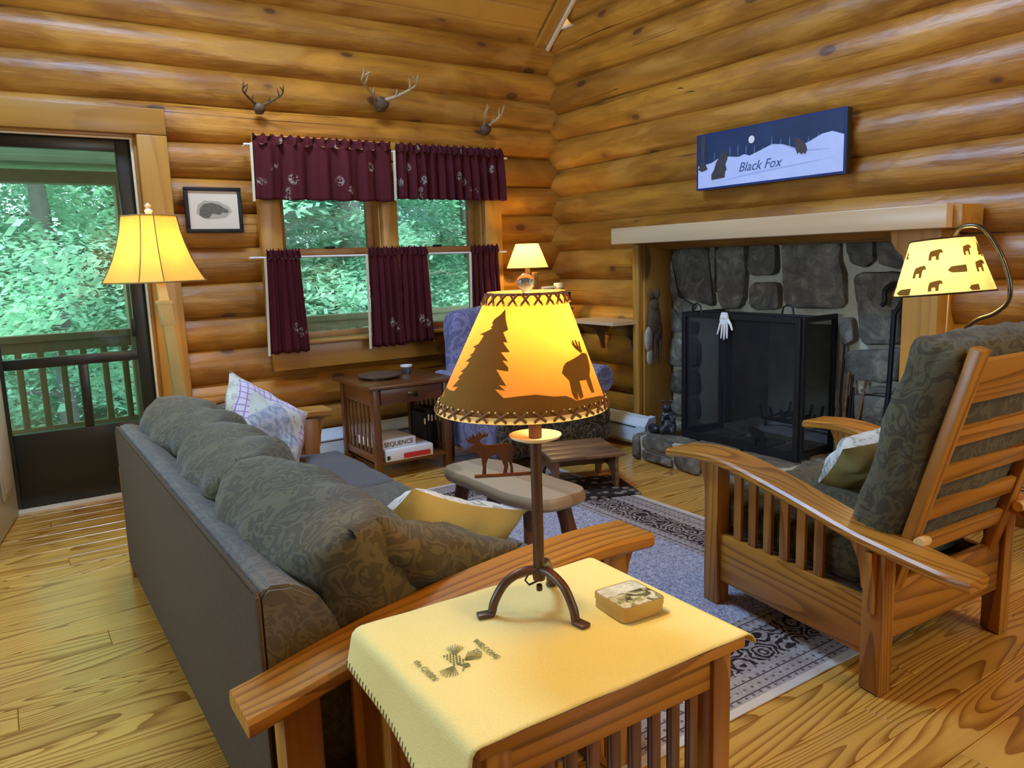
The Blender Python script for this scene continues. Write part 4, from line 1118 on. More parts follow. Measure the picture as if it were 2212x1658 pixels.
# ---- morris chair
mc = thing('morris_chair', 'mission oak reclining armchair with bowed arms and green damask cushions by the hearth', 'chair', (2.014, 1.147, 0.003), math.radians(-2.5))
SH = 0.09
def shear(o):
    for v in o.data.vertices: v.co.x += (SH + 0.16 * v.co.x / 0.72) * v.co.y
    return o
CW, CD = 0.72, 0.77
carm = interp([(-0.30, 0.452), (-0.1, 0.466), (0.1, 0.487), (0.3, 0.527), (0.5, 0.562), (0.65, 0.582), (0.8, 0.580), (0.93, 0.560), (1.0, 0.548)])
for side, x0 in ((-1, 0.0), (1, CW - 0.057)):
    b = bow(carm, x0 - 0.036, x0 + 0.094, 0.032, -0.255, 0.95, 30)
    for v in b.verts: v.co = Vector((v.co.y, v.co.x, v.co.z))
    for v in b.verts:
        if v.co.y < -0.2: v.co.x += (x0 + 0.029 - v.co.x) * (-0.2 - v.co.y) * 5
    shear(obj('arm', b, 'oak_y', mc, True))
    shear(box('leg', x0, x0 + 0.057, 0, 0.072, 0, carm(0.03) - 0.034, 'oak_z', mc, 0.004))
    shear(box('leg', x0, x0 + 0.057, CD - 0.072, CD, 0, carm(CD) - 0.034, 'oak_z', mc, 0.004))
    shear(box('side_rail', x0 + 0.014, x0 + 0.042, 0.072, CD - 0.072, 0.095, 0.275, 'oak_y', mc, 0.004))
    for i in range(6):
        y0 = 0.235 + i * 0.073
        shear(box('slat', x0 + 0.02, x0 + 0.034, y0, y0 + 0.036, 0.275, carm(y0) - 0.032, 'oak_z', mc, 0.002))
    for yy, sg in ((CD, 1), (0.072, 1)):
        b = bm_new(); add_prism(b, [(yy + sg * a, carm(yy + .02) - 0.034 + c) for a, c in corbel_poly(0.15, 0.06)], 0.026, YZ @ T(0, 0, x0 + 0.016)); shear(obj('corbel', b, 'oak_z', mc))
    xo = x0 + (0.0 if side < 0 else 0.057)
    b = bm_new(); add_prism(b, [(xo + side * a, carm(0.03) - 0.04 + c) for a, c in corbel_poly(0.19, 0.032)], 0.024, Matrix(((1, 0, 0, 0), (0, 0, 1, 0.022), (0, 1, 0, 0), (0, 0, 0, 1)))); shear(obj('corbel', b, 'oak_z', mc))
shear(box('front_rail', 0.057, CW - 0.057, CD - 0.05, CD - 0.02, 0.13, 0.27, 'oak_x', mc, 0.004))
shear(box('rear_rail', 0.057, CW - 0.057, 0.018, 0.046, 0.155, 0.325, 'oak_x', mc, 0.004))
shear(box('seat_deck', 0.05, CW - 0.05, 0.06, CD - 0.06, 0.225, 0.27, 'back_fab', mc, 0.004))
MB = T(0.0, 0.045, 0.33) @ RX(math.radians(15.8))
for x0 in (0.075, CW - 0.125):
    box('back_stile', x0, x0 + 0.05, -0.034, 0.0, -0.06, 0.735, 'oak_z', mc, 0.004, MB)
for i, (z0, h) in enumerate(((0.575, 0.125), (0.445, 0.055), (0.325, 0.055), (0.205, 0.055), (0.085, 0.055))):
    box('back_slat', 0.125, CW - 0.125, -0.028, -0.008, z0, z0 + h, 'oak_x', mc, 0.003, MB)
obj('back_cushion', box_cushion_bm(0.06, CW - 0.06, 0.004, 0.155, 0.03, 0.715, 0.022, 0.035, 3.0, 0.006), 'damask', mc, 'all', MB)
shear(obj('seat_cushion', box_cushion_bm(0.065, CW - 0.065, 0.13, CD + 0.03, 0.272, 0.415, 0.018, 0.035, 5.0), 'damask', mc, 'all'))
for (x0, dx, y0, z0) in ((0.066, 0.05, -0.055, 0.475), (CW - 0.115, 0.05, -0.055, 0.475), (0.075, 0.035, 0.03, 0.385), (CW - 0.105, 0.035, 0.03, 0.385)):
    b = bm_new(); add_tube(b, [(x0, y0, z0), (x0 + dx * .7, y0, z0), (x0 + dx, y0, z0)], [0.016, 0.016, 0.010], 12); obj('peg', b, 'knob', mc, True, label='pale birch adjusting peg')
cushion2('chair_pillow', 'yellow linen pillow with floral front propped in the oak reclining armchair', (2.60, 1.555, 0.535), RZ(math.radians(-16)) @ RX(math.radians(-42)) @ RZ(math.radians(-14)), 0.34, 0.17, 'floral', 'yellow', 5.2)

# ---- log-leg footstool
fs = thing('log_footstool', 'rustic slab-topped stool with bark log legs between the sofa and the hearth', 'stool', (1.67, 2.55, 0.0062), math.radians(3))
b = bm_new()
pl = []
for i in range(44):
    a = 2 * PI * i / 44; c, s2 = math.cos(a), math.sin(a)
    x = 0.142 * (abs(c) ** 0.45) * (1 if c > 0 else -1); y = 0.355 * (abs(s2) ** 0.45) * (1 if s2 > 0 else -1)
    pl.append((x + 0.008 * math.sin(y * 14) + .004 * hsh(i), y))
rings = []
for s_, z in ((0.93, 0.0), (1.0, 0.014), (1.0, 0.036), (0.955, 0.052), (0.9, 0.055)):
    rings.append([b.verts.new((x * s_, y * (1 - (1 - s_) * .5), 0.365 + z)) for x, y in pl])
for a_, c_ in zip(rings, rings[1:]):
    for i in range(44): b.faces.new((a_[i], a_[(i + 1) % 44], c_[(i + 1) % 44], c_[i]))
b.faces.new(rings[-1]); b.faces.new(rings[0][::-1])
obj('seat_slab', b, 'slab', fs, True)
for sx in (-1, 1):
    for sy in (-1, 1):
        pts = [(sx * (0.075 + .05 * (1 - t)), sy * (0.23 + .07 * (1 - t)), 0.37 * t) for t in (0.0, .25, .5, .75, 1.0)]
        tube('leg', pts, [0.036, 0.032, 0.034, 0.030, 0.032], 'bark', fs, 12)
for sy in (-1, 1): tube('stretcher', [(-0.10, sy * 0.265, 0.16), (0.10, sy * 0.265, 0.16)], 0.018, 'bark', fs, 10)

# ---- step stool
st = thing('step_stool', 'low dark slatted wooden step stool in front of the blue armchair', 'stool', (2.70, 3.40, 0.0148), math.radians(-20))
for i in range(4):
    box('top_board', -0.215, 0.215, -0.20 + i * 0.101, -0.103 + i * 0.101, 0.182, 0.202, 'walnut', st, 0.003)
for sx in (-1, 1):
    b = bm_new()
    pl = [(-0.17, 0), (-0.12, 0), (-0.10, 0.06), (-0.05, 0.10), (0.05, 0.10), (0.10, 0.06), (0.12, 0), (0.17, 0), (0.17, 0.182), (-0.17, 0.182)]
    add_prism(b, pl, 0.02, YZ @ T(0, 0, sx * 0.175 - 0.01)); obj('side_panel', b, 'walnut', st)
box('stretcher', -0.165, 0.165, -0.012, 0.012, 0.10, 0.16, 'walnut', st)

# ---- end table by the window
wt = thing('dark_end_table', 'dark mission end table with drawer and open shelf under the window', 'table', (1.765, 4.17, 0))
WW, WD, WH = 0.59, 0.60, 0.585
box('tabletop', 0, WW, 0, WD, WH - 0.022, WH, 'dark_x', wt, 0.004)
for x0 in (0.035, WW - 0.08):
    for y0 in (0.035, WD - 0.08):
        box('leg', x0, x0 + 0.045, y0, y0 + 0.045, 0, WH - 0.022, 'dark_z', wt, 0.004)
for x0 in (0.045, WW - 0.065):
    box('side_apron', x0, x0 + 0.02, 0.08, WD - 0.08, WH - 0.13, WH - 0.022, 'dark_y', wt)
    box('side_rail', x0, x0 + 0.02, 0.08, WD - 0.08, 0.09, 0.15, 'dark_y', wt)
    for i in range(7):
        box('slat', x0 + 0.005, x0 + 0.016, 0.10 + i * 0.062, 0.128 + i * 0.062, 0.15, WH - 0.13, 'dark_z', wt, 0.002)
box('rear_apron', 0.08, WW - 0.08, WD - 0.07, WD - 0.05, WH - 0.13, WH - 0.022, 'dark_x', wt)
dr = box('drawer', 0.085, WW - 0.085, 0.04, 0.35, WH - 0.125, WH - 0.03, 'dark_x', wt, 0.004)
box('backplate', 0.265, 0.335, 0.036, 0.041, WH - 0.096, WH - 0.062, 'bronze', dr, 0.003)
tube('handle', [(0.275, 0.034, WH - 0.075), (0.278, 0.024, WH - 0.094), (0.322, 0.024, WH - 0.094), (0.325, 0.034, WH - 0.075)], 0.0032, 'bronze', dr, 8)
box('shelf', 0.045, WW - 0.045, 0.045, WD - 0.05, 0.09, 0.108, 'dark_x', wt, 0.003)
sq = thing('game_box', 'white game box with black lettering on the end table shelf, upper of two', 'box', (1.915, 4.30, 0.181), 0.05)
box('box_body', -0.085, 0.17, -0.06, 0.24, 0, 0.055, 'white_ink', sq, 0.003)
text_obj('lettering', 'SEQUENCE', 0.042, 'ink', T(0.05, -0.061, 0.028) @ RX(PI / 2), sq, 0.0006, space=0.95)
g2 = thing('game_box', 'white and red game box lying on the end table shelf, lower of two', 'box', (1.965, 4.27, 0.1085), -0.03)
box('box_body', -0.10, 0.22, -0.06, 0.24, 0, 0.072, 'white_ink', g2, 0.003)
box('red_panel', 0.02, 0.20, -0.0612, -0.06, 0.008, 0.04, 'red', g2, 0)
box('red_patch', -0.09, -0.07, -0.0612, -0.06, 0.012, 0.036, 'ink', g2, 0)
for i, wh in enumerate(('leftmost', 'second from left', 'third from left', 'fourth from left', 'rightmost')):
    bk = thing('book', 'tall dark book on the end table shelf, %s of five upright books' % wh, 'book', (2.195 + 0.027 * i, 4.34 + .012 * hsh(i), 0.1085), 0, 'dark books on the end table shelf')
    h = 0.24 + 0.03 * hsh(i, 3)
    if i == 0:
        b = bm_new(); add_box(b, 0, 0.024, 0, 0.16, 0, 0.26, 0.002); o0 = obj('cover', b, 'black', bk)
        b = bm_new(); add_box(b, 0.006, 0.017, -0.0008, 0.0, 0.18, 0.22, 0); o1 = obj('spine_label', b, 'white_trim', bk)
    else:
        for q in (o0, o1):
            c = q.copy(); COL.objects.link(c); c.parent = bk
    bk.scale = (1, 1, h / 0.26)
tv = thing('round_trivet', 'round dark wooden lazy susan on the end table under the window', 'trivet', (1.98, 4.50, WH))
lathe('disc', [(0, 0.012), (0.13, 0.012), (0.137, 0.016), (0.137, 0.026), (0.128, 0.028), (0, 0.027)], 'skull', tv, 40)
lathe('foot', [(0, 0), (0.08, 0), (0.08, 0.012), (0, 0.012)], 'dark_x', tv)
gj = thing('glass_jar', 'small clear glass jar with pale lid on the dark end table', 'jar', (2.20, 4.56, WH))
lathe('jar_body', [(0, 0.001), (0.036, 0.001), (0.038, 0.02), (0.036, 0.045), (0.034, 0.045), (0.035, 0.02), (0.033, 0.004), (0, 0.004)], 'glassy', gj)
lathe('wax_fill', [(0, 0.005), (0.032, 0.005), (0.033, 0.028), (0, 0.029)], 'wax', gj)
lathe('lid', [(0, 0.046), (0.039, 0.046), (0.039, 0.056), (0.012, 0.059), (0, 0.062)], 'white_ink', gj)

# ---- blue floral armchair
ac = thing('blue_armchair', 'blue floral upholstered armchair with camouflage seat cover in the corner', 'chair', (2.86, 4.22, 0), math.radians(3))
obj('backrest', box_cushion_bm(-0.38, 0.42, 0.14, 0.31, 0.30, 0.985, 0.02, 0.07, 1.0, 0.008), 'bluefab', ac, 'all', RX(math.radians(-2)))
obj('seat_cushion', box_cushion_bm(-0.32, 0.32, -0.38, 0.22, 0.30, 0.45, 0.03, 0.05, 2.0, 0.008), 'bluefab', ac, 'all')
obj('seat_cover', box_cushion_bm(-0.45, 0.45, -0.41, -0.35, 0.10, 0.36, 0.012, 0.025, 2.6, 0.01), 'camo', ac, 'all', label='dark camouflage cover over the seat front')
for sx in (-1, 1):
    b = bm_new(); add_box(b, sx * 0.41 - 0.055, sx * 0.41 + 0.055, -0.36, 0.30, 0.10, 0.50, 0.03); arm = obj('arm', b, 'bluefab', ac, True)
    b = bm_new(); add_tube(b, [(sx * 0.43, -0.385, 0.50), (sx * 0.43, -0.37, 0.50), (sx * 0.43, 0.30, 0.50)], [0.078, 0.092, 0.092], 20); obj('arm_roll', b, 'bluefab', arm, True)
    for yy in (-0.33, 0.30):
        box('foot', sx * 0.39 - 0.03, sx * 0.39 + 0.03, yy - 0.03, yy + 0.03, 0, 0.11, 'oak_z', ac)
box('base', -0.42, 0.42, -0.34, 0.32, 0.10, 0.30, 'bluefab', ac, 0.02)

# ---- tall corner stand and what stands on it
cs = thing('corner_stand', 'tall dark wooden stand in the corner behind the blue armchair', 'table', (3.36, 4.66, 0))
box('tabletop', -0.235, 0.235, -0.115, 0.115, 0.915, 0.935, 'dark_x', cs)
for sx in (-1, 1):
    for sy in (-1, 1):
        box('leg', sx * 0.21 - 0.018, sx * 0.21 + 0.018, sy * 0.09 - 0.018, sy * 0.09 + 0.018, 0, 0.915, 'dark_z', cs)
box('shelf', -0.19, 0.19, -0.09, 0.09, 0.40, 0.418, 'dark_x', cs)
sl_ = thing('small_table_lamp', 'small lamp with plain cream shade and dark post in the far corner', 'lamp', (3.245, 4.63, 0.935))
box('base', -0.055, 0.055, -0.045, 0.045, 0, 0.018, 'walnut', sl_)
box('post', -0.014, 0.014, -0.014, 0.014, 0.018, 0.30, 'walnut', sl_)
box('side_post', 0.035, 0.075, -0.03, 0.0, 0.018, 0.27, 'walnut', sl_, label='short dark carved figure post')
lathe('socket', [(0, 0.30), (0.012, 0.30), (0.016, 0.325), (0, 0.33)], 'gold', sl_)
b = bm_new(); add_lathe(b, [(0.152, 0.305), (0.150, 0.308), (0.082, 0.475)], 32); obj('lamp_shade', b, 'shade_cream', sl_, 'all')
lt = light('corner_lamp_bulb', 'POINT', (0, 0, 0.40), 8.5, WARM, 0.03); lt.parent = sl_
jr = thing('candle_jar', 'candle jar with cream lid on the corner stand beside the small lamp', 'jar', (3.50, 4.60, 0.935))
lathe('jar_body', [(0, 0.001), (0.036, 0.001), (0.038, 0.01), (0.038, 0.14), (0.034, 0.15), (0, 0.15)], 'gold', jr)
lathe('wax_fill', [(0, 0.003), (0.034, 0.003), (0.034, 0.08), (0, 0.08)], 'wax', jr)
lathe('lid', [(0, 0.151), (0.035, 0.151), (0.036, 0.185), (0.0, 0.187)], 'wax', jr)
bj = thing('black_tin', 'small black canister on the corner stand at the right end', 'canister', (3.555, 4.59, 0.935), 0.2)
box('canister_body', -0.03, 0.03, -0.03, 0.03, 0, 0.10, 'black', bj, 0.006); box('lid', -0.031, 0.031, -0.031, 0.031, 0.10, 0.115, 'black', bj, 0.004)
wb = thing('photo_frame', 'small white-framed picture standing on the corner stand', 'frame', (3.39, 4.57, 0.935), -0.2)
box('frame', -0.06, 0.06, 0, 0.012, 0, 0.165, 'white_ink', wb, 0.006); box('photo', -0.045, 0.045, -0.0015, 0.0, 0.015, 0.15, 'greyprint', wb, 0)

# ---- left floor lamp
fl = thing('gold_floor_lamp', 'tall gold floor lamp with bell-shaped golden shade beside the storm door', 'lamp', (0.79, 4.28, 0))
b = bm_new()
for (za, zb, wa, wb_) in ((0.05, 1.03, 0.036, 0.024), (1.03, 1.045, 0.034, 0.034), (1.045, 1.135, 0.030, 0.030), (1.135, 1.15, 0.036, 0.036), (1.15, 1.25, 0.022, 0.018)):
    a_ = [b.verts.new((sx * wa, sy * wa, za)) for sx, sy in ((-1, -1), (1, -1), (1, 1), (-1, 1))]
    c_ = [b.verts.new((sx * wb_, sy * wb_, zb)) for sx, sy in ((-1, -1), (1, -1), (1, 1), (-1, 1))]
    b.faces.new(a_[::-1]); b.faces.new(c_)
    for i in range(4): b.faces.new((a_[i], a_[(i + 1) % 4], c_[(i + 1) % 4], c_[i]))
for v in b.verts: v.co.x += -0.075 * v.co.z / 1.25
obj('pole', b, 'gold', fl)
box('base', -0.13, 0.13, -0.13, 0.13, 0, 0.05, 'gold', fl, 0.012)
SP = [(0.208, 1.245), (0.182, 1.30), (0.158, 1.36), (0.137, 1.43), (0.121, 1.50), (0.110, 1.575)]
b = bm_new()
def oct_(r, q):  # square with cut corners
    pts = [(1, .62), (.62, 1), (-.62, 1), (-1, .62), (-1, -.62), (-.62, -1), (.62, -1), (1, -.62)]
    return pts[q % 8][0] * r, pts[q % 8][1] * r
rings = [[b.verts.new((*oct_(r * (1 if q % 1 == 0 else 1), q), z)) for q in range(8)] for r, z in SP]
for a_, c_ in zip(rings, rings[1:]):
    for q in range(8): b.faces.new((a_[q], a_[(q + 1) % 8], c_[(q + 1) % 8], c_[q]))
mshade = T(-0.098, 0, 0.0) @ RZ(0.55)
obj('lamp_shade', b, 'shade_gold', fl, False, mshade)
b = bm_new()
for q in range(8):
    add_tube(b, [(*oct_(r * 1.004, q), z) for r, z in SP], 0.0022, 5)
obj('shade_seams', b, 'seam', fl, True, mshade)
for z, r in ((1.247, 0.209), (1.573, 0.111)):
    b = bm_new(); add_tube(b, [(*oct_(r, q), z) for q in range(8)], 0.004, 6, closed=True); obj('shade_trim', b, 'gold', fl, True, mshade)
lathe('finial', [(0, 1.58), (0.012, 1.585), (0.02, 1.60), (0.008, 1.615), (0.018, 1.625), (0.0, 1.64)], 'wax', fl, 16, mat=T(-0.098, 0, 0))
tube('harp', [(-0.075, 0, 1.24), (-0.085, 0, 1.30), (-0.098, 0, 1.585)], 0.004, 'gold', fl, 6)
lt = light('floor_lamp_bulb', 'POINT', (-0.10, 0, 1.40), 9, WARM, 0.04); lt.parent = fl

# ---- arched lamp on the right
al = thing('arched_floor_lamp', 'dark arched floor lamp with pale wildlife-print shade behind the oak armchair', 'lamp', (3.10, 1.505, 0))
pts = spline([(0, 0.0, 0.02), (0, 0.0, 0.60), (0, 0.003, 0.88), (0, -0.008, 0.965), (0, -0.05, 1.015), (0, -0.115, 1.045), (0, -0.158, 1.09), (0, -0.160, 1.16), (0, -0.125, 1.26), (0, -0.070, 1.345), (0, -0.025, 1.372), (0, 0.03, 1.365), (0, 0.055, 1.325)], 7)
tube('pole', pts, 0.0085, 'bronze', al, 10)
lathe('base', [(0, 0), (0.14, 0), (0.145, 0.012), (0.11, 0.022), (0.03, 0.03), (0, 0.03)], 'bronze', al)
ash = T(0, 0.075, 0) 
SPH = [(0.186, 1.115), (0.115, 1.325)]
HT = T(0.0, 0.085, 0.0) @ T(0, 0, 1.2) @ RX(math.radians(-5)) @ T(0, 0, -1.2)
b = bm_new(); add_lathe(b, SPH, 8); obj('lamp_shade', b, 'shade_cream', al, False, HT @ RZ(0.2), label='cream paper shade with wildlife prints')
for r, z in SPH:
    b = bm_new(); add_tube(b, [(r * math.cos(2 * PI * q / 8), r * math.sin(2 * PI * q / 8), z) for q in range(8)], 0.0035, 6, closed=True); obj('shade_rim', b, 'bronze', al, True, HT @ RZ(0.2))
def conep(a, t, off=0.0015):
    R_ = 0.115 + (0.186 - 0.115) * t; z = 1.325 - 0.21 * t
    f = 2 * PI / 8; k_ = math.cos(f / 2) / math.cos(((a) % f) - f / 2)
    r = R_ * k_ + off
    return Vector((r * math.cos(a), r * math.sin(a), z))
bear_s = [(0, 0), (.25, 0), (.28, .3), (.6, .32), (.62, 0), (.85, 0), (.9, .45), (1.0, .6), (1.25, .55), (1.2, .8), (1.0, .9), (.6, .85), (.1, .75), (0, .4)]
tree_s = [(0, 0), (.12, 0), (.12, .15), (.45, .12), (.25, .4), (.36, .4), (.2, .7), (.06, 1.1), (-.1, .7), (-.25, .4), (-.14, .4), (-.33, .12), (0, .15)]
trout = [(0, .2), (.3, .45), (.8, .4), (1.1, .2), (1.4, .5), (1.35, 0), (1.1, .15), (.7, 0), (.3, .02)]
rd = random.Random(5)
for i in range(24):
    a0 = (i % 8) * 2 * PI / 8 + (i // 8) * 0.36 + rd.uniform(-.08, .08); t0 = (0.36, 0.66, 0.95)[i // 8] + rd.uniform(-.03, .03)
    sh_ = (bear_s, tree_s, trout, bear_s)[rd.randrange(4)]; sc_ = rd.uniform(.27, .36); b = bm_new()
    b.faces.new([b.verts.new((a0 + x * sc_ / (0.8 + t0 * .5), max(0.01, min(0.99, t0 - y * sc_ * .75)), 0)) for x, y in sh_])
    bmesh.ops.triangulate(b, faces=b.faces[:], ngon_method='EAR_CLIP')
    for q in range(-1, 25): bmesh.ops.bisect_plane(b, geom=b.verts[:] + b.edges[:] + b.faces[:], plane_co=(q * PI / 8, 0, 0), plane_no=(1, 0, 0))
    for v in b.verts: v.co = conep(v.co.x, v.co.y)
    obj('wildlife_print', b, 'silh', al, False, HT @ RZ(0.2))
b = bm_new(); add_tube(b, [(0, 0.055, 1.13), (0, 0.058, 0.94)], 0.0025, 6); add_ell(b, (0, 0.058, 0.93), (0.009, 0.009, 0.010)); obj('pull_chain', b, 'knob', al, True)
tube('harp', [(0, 0.055, 1.325), (0, 0.03, 1.30), (0, 0.02, 1.24), (0, 0.06, 1.2)], 0.004, 'bronze', al, 6)
lt = light('arched_lamp_bulb', 'POINT', (0, 0.085, 1.205), 5, (1, .72, .38), 0.035); lt.parent = al
# low cabinet at the right edge of the frame
cb = thing('pale_cabinet', 'pale painted low cabinet just visible at the right edge', 'cabinet', (3.33, 1.02, 0), 0)
box('body', 0.02, 0.34, -0.40, 0.18, 0.07, 0.42, 'mantel', cb, 0.006); box('plinth', 0.04, 0.34, -0.38, 0.16, 0.0, 0.07, 'walnut', cb, 0.004)
box('top_board', 0.0, 0.35, -0.42, 0.20, 0.42, 0.44, 'mantel', cb, 0.006); box('base_moulding', 0.008, 0.02, -0.41, 0.19, 0.07, 0.14, 'mantel', cb, 0.004)

# ============================================================ CURTAINS
def curtain_bm(x0, x1, zt, zb, folds, amp, seed, flare=0.02, y0=0.0, head=0.035):
    b = bm_new(); n = max(24, int(folds * 10))
    def fn(u, v):
        x = x0 + (x1 - x0) * u + flare * (u - .5) * 2 * (v ** 1.2) * (1 if x1 > x0 else 1)
        a = amp * (0.45 + 0.55 * min(1, v * 2.2))
        ph = u * folds * 2 * PI + 0.8 * math.sin(u * 7 + seed)
        y = y0 + a * math.sin(ph) + a * 0.45 * math.sin(ph * 2.3 + seed + v * 1.1) - 0.006 * v
        z = zt + (zb - zt) * v + 0.004 * math.sin(ph + 1) * (1 if v > .98 else 0)
        if v < 0.05: z += 0.012 * math.sin(ph * 1.7) * (0.05 - v) / .05
        return Vector((x, y, z))
    add_grid(b, fn, n, 22)
    return b
def curtain(label, cat, x0, x1, zt, zb, folds, amp, seed, Y, flare=0.02, hem=None, group=None):
    x0, x1, zt, zb = x0 * .974, x1 * .974, 1.3 + (zt - 1.3) * .974, 1.3 + (zb - 1.3) * .974
    t = thing('burgundy_valance' if 'valance' in label else 'cafe_curtain', label, cat, ((x0 + x1) / 2, Y, zb), 0, group)
    cx = (x0 + x1) / 2; h = zt - zb
    o = obj('panel', curtain_bm(x0 - cx, x1 - cx, h, 0, folds, amp, seed, flare), 'curtain', t, 'all')
    sm = o.modifiers.new('thickness', 'SOLIDIFY'); sm.thickness = 0.003
    o = obj('ruffled_header', curtain_bm(x0 - cx, x1 - cx, h + 0.045, h - 0.004, folds * 1.7, amp * 1.1, seed + 2, 0.004), 'curtain', t, 'all')
    for e in (hem or ()):
        xx = (x0 - cx) if e < 0 else (x1 - cx)
        b = bm_new(); add_grid(b, lambda u, v: Vector((xx + e * (0.004 + 0.012 * u) + e * flare * v ** 1.2, 0.012 * u - 0.004, h * (1 - v) - .01 * v)), 2, 10)
        o = obj('lining_edge', b, 'lining', t, 'all', label='pale lining edge')
    return t
curtain('left burgundy window valance with pale moose motifs', 'curtain', 1.415, 2.335, 2.055, 1.715, 6, 0.020, 0.5, 4.765, 0.008, (-1,))
curtain('right burgundy window valance with pale moose motifs', 'curtain', 2.365, 3.235, 2.055, 1.735, 12, 0.024, 2.5, 4.762, 0.008, (-1,))
curtain('leftmost burgundy café curtain hanging on the lower rod', 'curtain', 1.445, 1.655, 1.36, 0.755, 4, 0.014, 1.2, 4.768, 0.022, (-1,))
curtain('burgundy café curtain just left of the window mullion', 'curtain', 2.125, 2.345, 1.365, 0.74, 4, 0.014, 3.1, 4.768, 0.012, (-1,))
curtain('burgundy café curtain just right of the window mullion', 'curtain', 2.355, 2.565, 1.365, 0.75, 4, 0.014, 4.4, 4.768, 0.018, (1,))
curtain('rightmost burgundy café curtain behind the blue armchair', 'curtain', 2.935, 3.165, 1.365, 0.76, 5, 0.016, 5.6, 4.768, 0.014, (-1,))
for lb, z, xa, xb in (('white upper curtain rod holding the valances', 2.026, 1.33, 3.20), ('white lower curtain rod holding the café curtains', 1.360, 1.31, 3.17)):
    t = thing('curtain_rod', lb, 'rod', ((xa + xb) / 2, 4.79, z)); L = (xb - xa) / 2
    tube('rod', [(-L, 0.0, 0), (L, 0.0, 0)], 0.007, 'white_ink', t, 10)
    for sx in (-1, 1):
        tube('bracket', [(sx * (L - .02), 0.002, 0), (sx * (L - .02), 0.085, -0.0)], 0.006, 'white_ink', t, 6)

# ============================================================ WALL THINGS
def wall_x(y, z):   # frame for things on the right wall: local x -> -Y (to the right in the picture), local y -> Z, local z -> -X (out of the wall)
    return Matrix(((0, 0, -1, 3.70), (-1, 0, 0, y), (0, 1, 0, z), (0, 0, 0, 1)))
ps = thing('bear_sign', 'dark blue painted sign with two bears in snow above the mantel', 'sign', (3.70, 2.885, 1.843))
def onsign(m): q = m.copy(); return T(-3.70, -2.885, -1.843) @ q
SG = T(-3.70, -2.885, -1.843) @ wall_x(2.885, 1.843) @ RZ(math.radians(0.0))
sw, sh = 0.50, 0.163
b = bm_new(); add_box(b, -sw, sw, -sh, sh, 0.0, 0.045, 0.006); obj('board', b, 'doorframe', ps, True, SG)
M['nb'] = plain('night_blue', (0.012, 0.035, 0.10), 0.5, noise=0.5, nscale=8)
M['snow'] = plain('painted_snow', (0.55, 0.62, 0.92), 0.5, noise=0.12, nscale=10)
M['snow2'] = plain('painted_snow_shadow', (0.36, 0.45, 0.78), 0.5)
M['treep'] = plain('painted_tree', (0.055, 0.045, 0.05), 0.6, noise=0.5, nscale=30)
M['frost'] = plain('painted_frost', (0.10, 0.16, 0.28), 0.6)
M['lett'] = plain('blue_lettering', (0.05, 0.10, 0.24), 0.5)
M['rim'] = plain('sign_rim_blue', (0.012, 0.03, 0.14), 0.4)
def layer(nm, poly, z, m, mm=SG, par=ps):
    b = bm_new(); add_prism(b, poly, 0.0006, T(0, 0, z)); return obj(nm, b, m, par, False, mm)
layer('border', [(-sw, -sh), (sw, -sh), (sw, sh), (-sw, sh)], 0.0452, 'rim')
a, c = sw - 0.014, sh - 0.012
layer('night_sky', [(-a, -c), (a, -c), (a, c), (-a, c)], 0.046, 'nb')
hills = [(-a, -c), (a, -c), (a, 0.03), (.42, .055), (.36, .05), (.28, .02), (.2, .0), (.12, .03), (.05, .04), (-.02, .02), (-.1, -.002), (-.14, .01), (-.18, .0), (-.25, .01), (-.32, .012), (-.38, -.01), (-.42, -.015), (-a, -.02)]
layer('snow_hills', hills, 0.0468, 'snow')
layer('snow_ridge', [(.12, .028), (.2, -.002), (.3, -.02), (.40, -.028), (.42, -.03), (.3, -.026), (.2, -.012)], 0.0476, 'snow2')
layer('snow_ridge', [(-.34, -.125), (-.1, -.1), (.2, -.085), (.45, -.072), (.2, -.09), (-.1, -.107)], 0.0476, 'snow2')
layer('moon', [(-.09 + .021 * math.cos(t * PI / 8), .085 + .021 * math.sin(t * PI / 8)) for t in range(16)], 0.0472, 'white_ink')
layer('tree_trunk', [(-a, -.04), (-.455, -.055), (-.41, -.045), (-.435, 0), (-.43, c), (-.465, c), (-.46, 0)], 0.0476, 'treep')
for i in range(14):
    x = -.36 + i * .058; h = .03 + .05 * hsh(i)
    layer('far_tree', [(x, .0), (x + .003, .0), (x + .005, h), (x + .002, h), (x - .004, h * .6)], 0.0464, 'frost')
bs = [(-.38, -.11), (-.28, -.105), (-.275, -.07), (-.265, -.06), (-.275, -.03), (-.26, .0), (-.262, .03), (-.275, .045), (-.285, .05), (-.30, .047), (-.305, .03), (-.32, .015), (-.345, -.01), (-.36, -.05), (-.382, -.08)]
layer('bear_figure', bs, 0.0478, 'treep')
layer('bear_figure', [(.215, -.035), (.225, -.025), (.24, -.04), (.25, -.03), (.262, -.042), (.275, -.02), (.268, .005), (.25, .03), (.225, .04), (.205, .055), (.19, .06), (.18, .045), (.19, .03), (.2, .02), (.2, -.0)], 0.0478, 'treep')
text_obj('lettering', 'Black Fox', 0.074, 'lett', SG @ T(-0.035, -0.062, 0.0482), ps, 0.0005, shear=0.35)

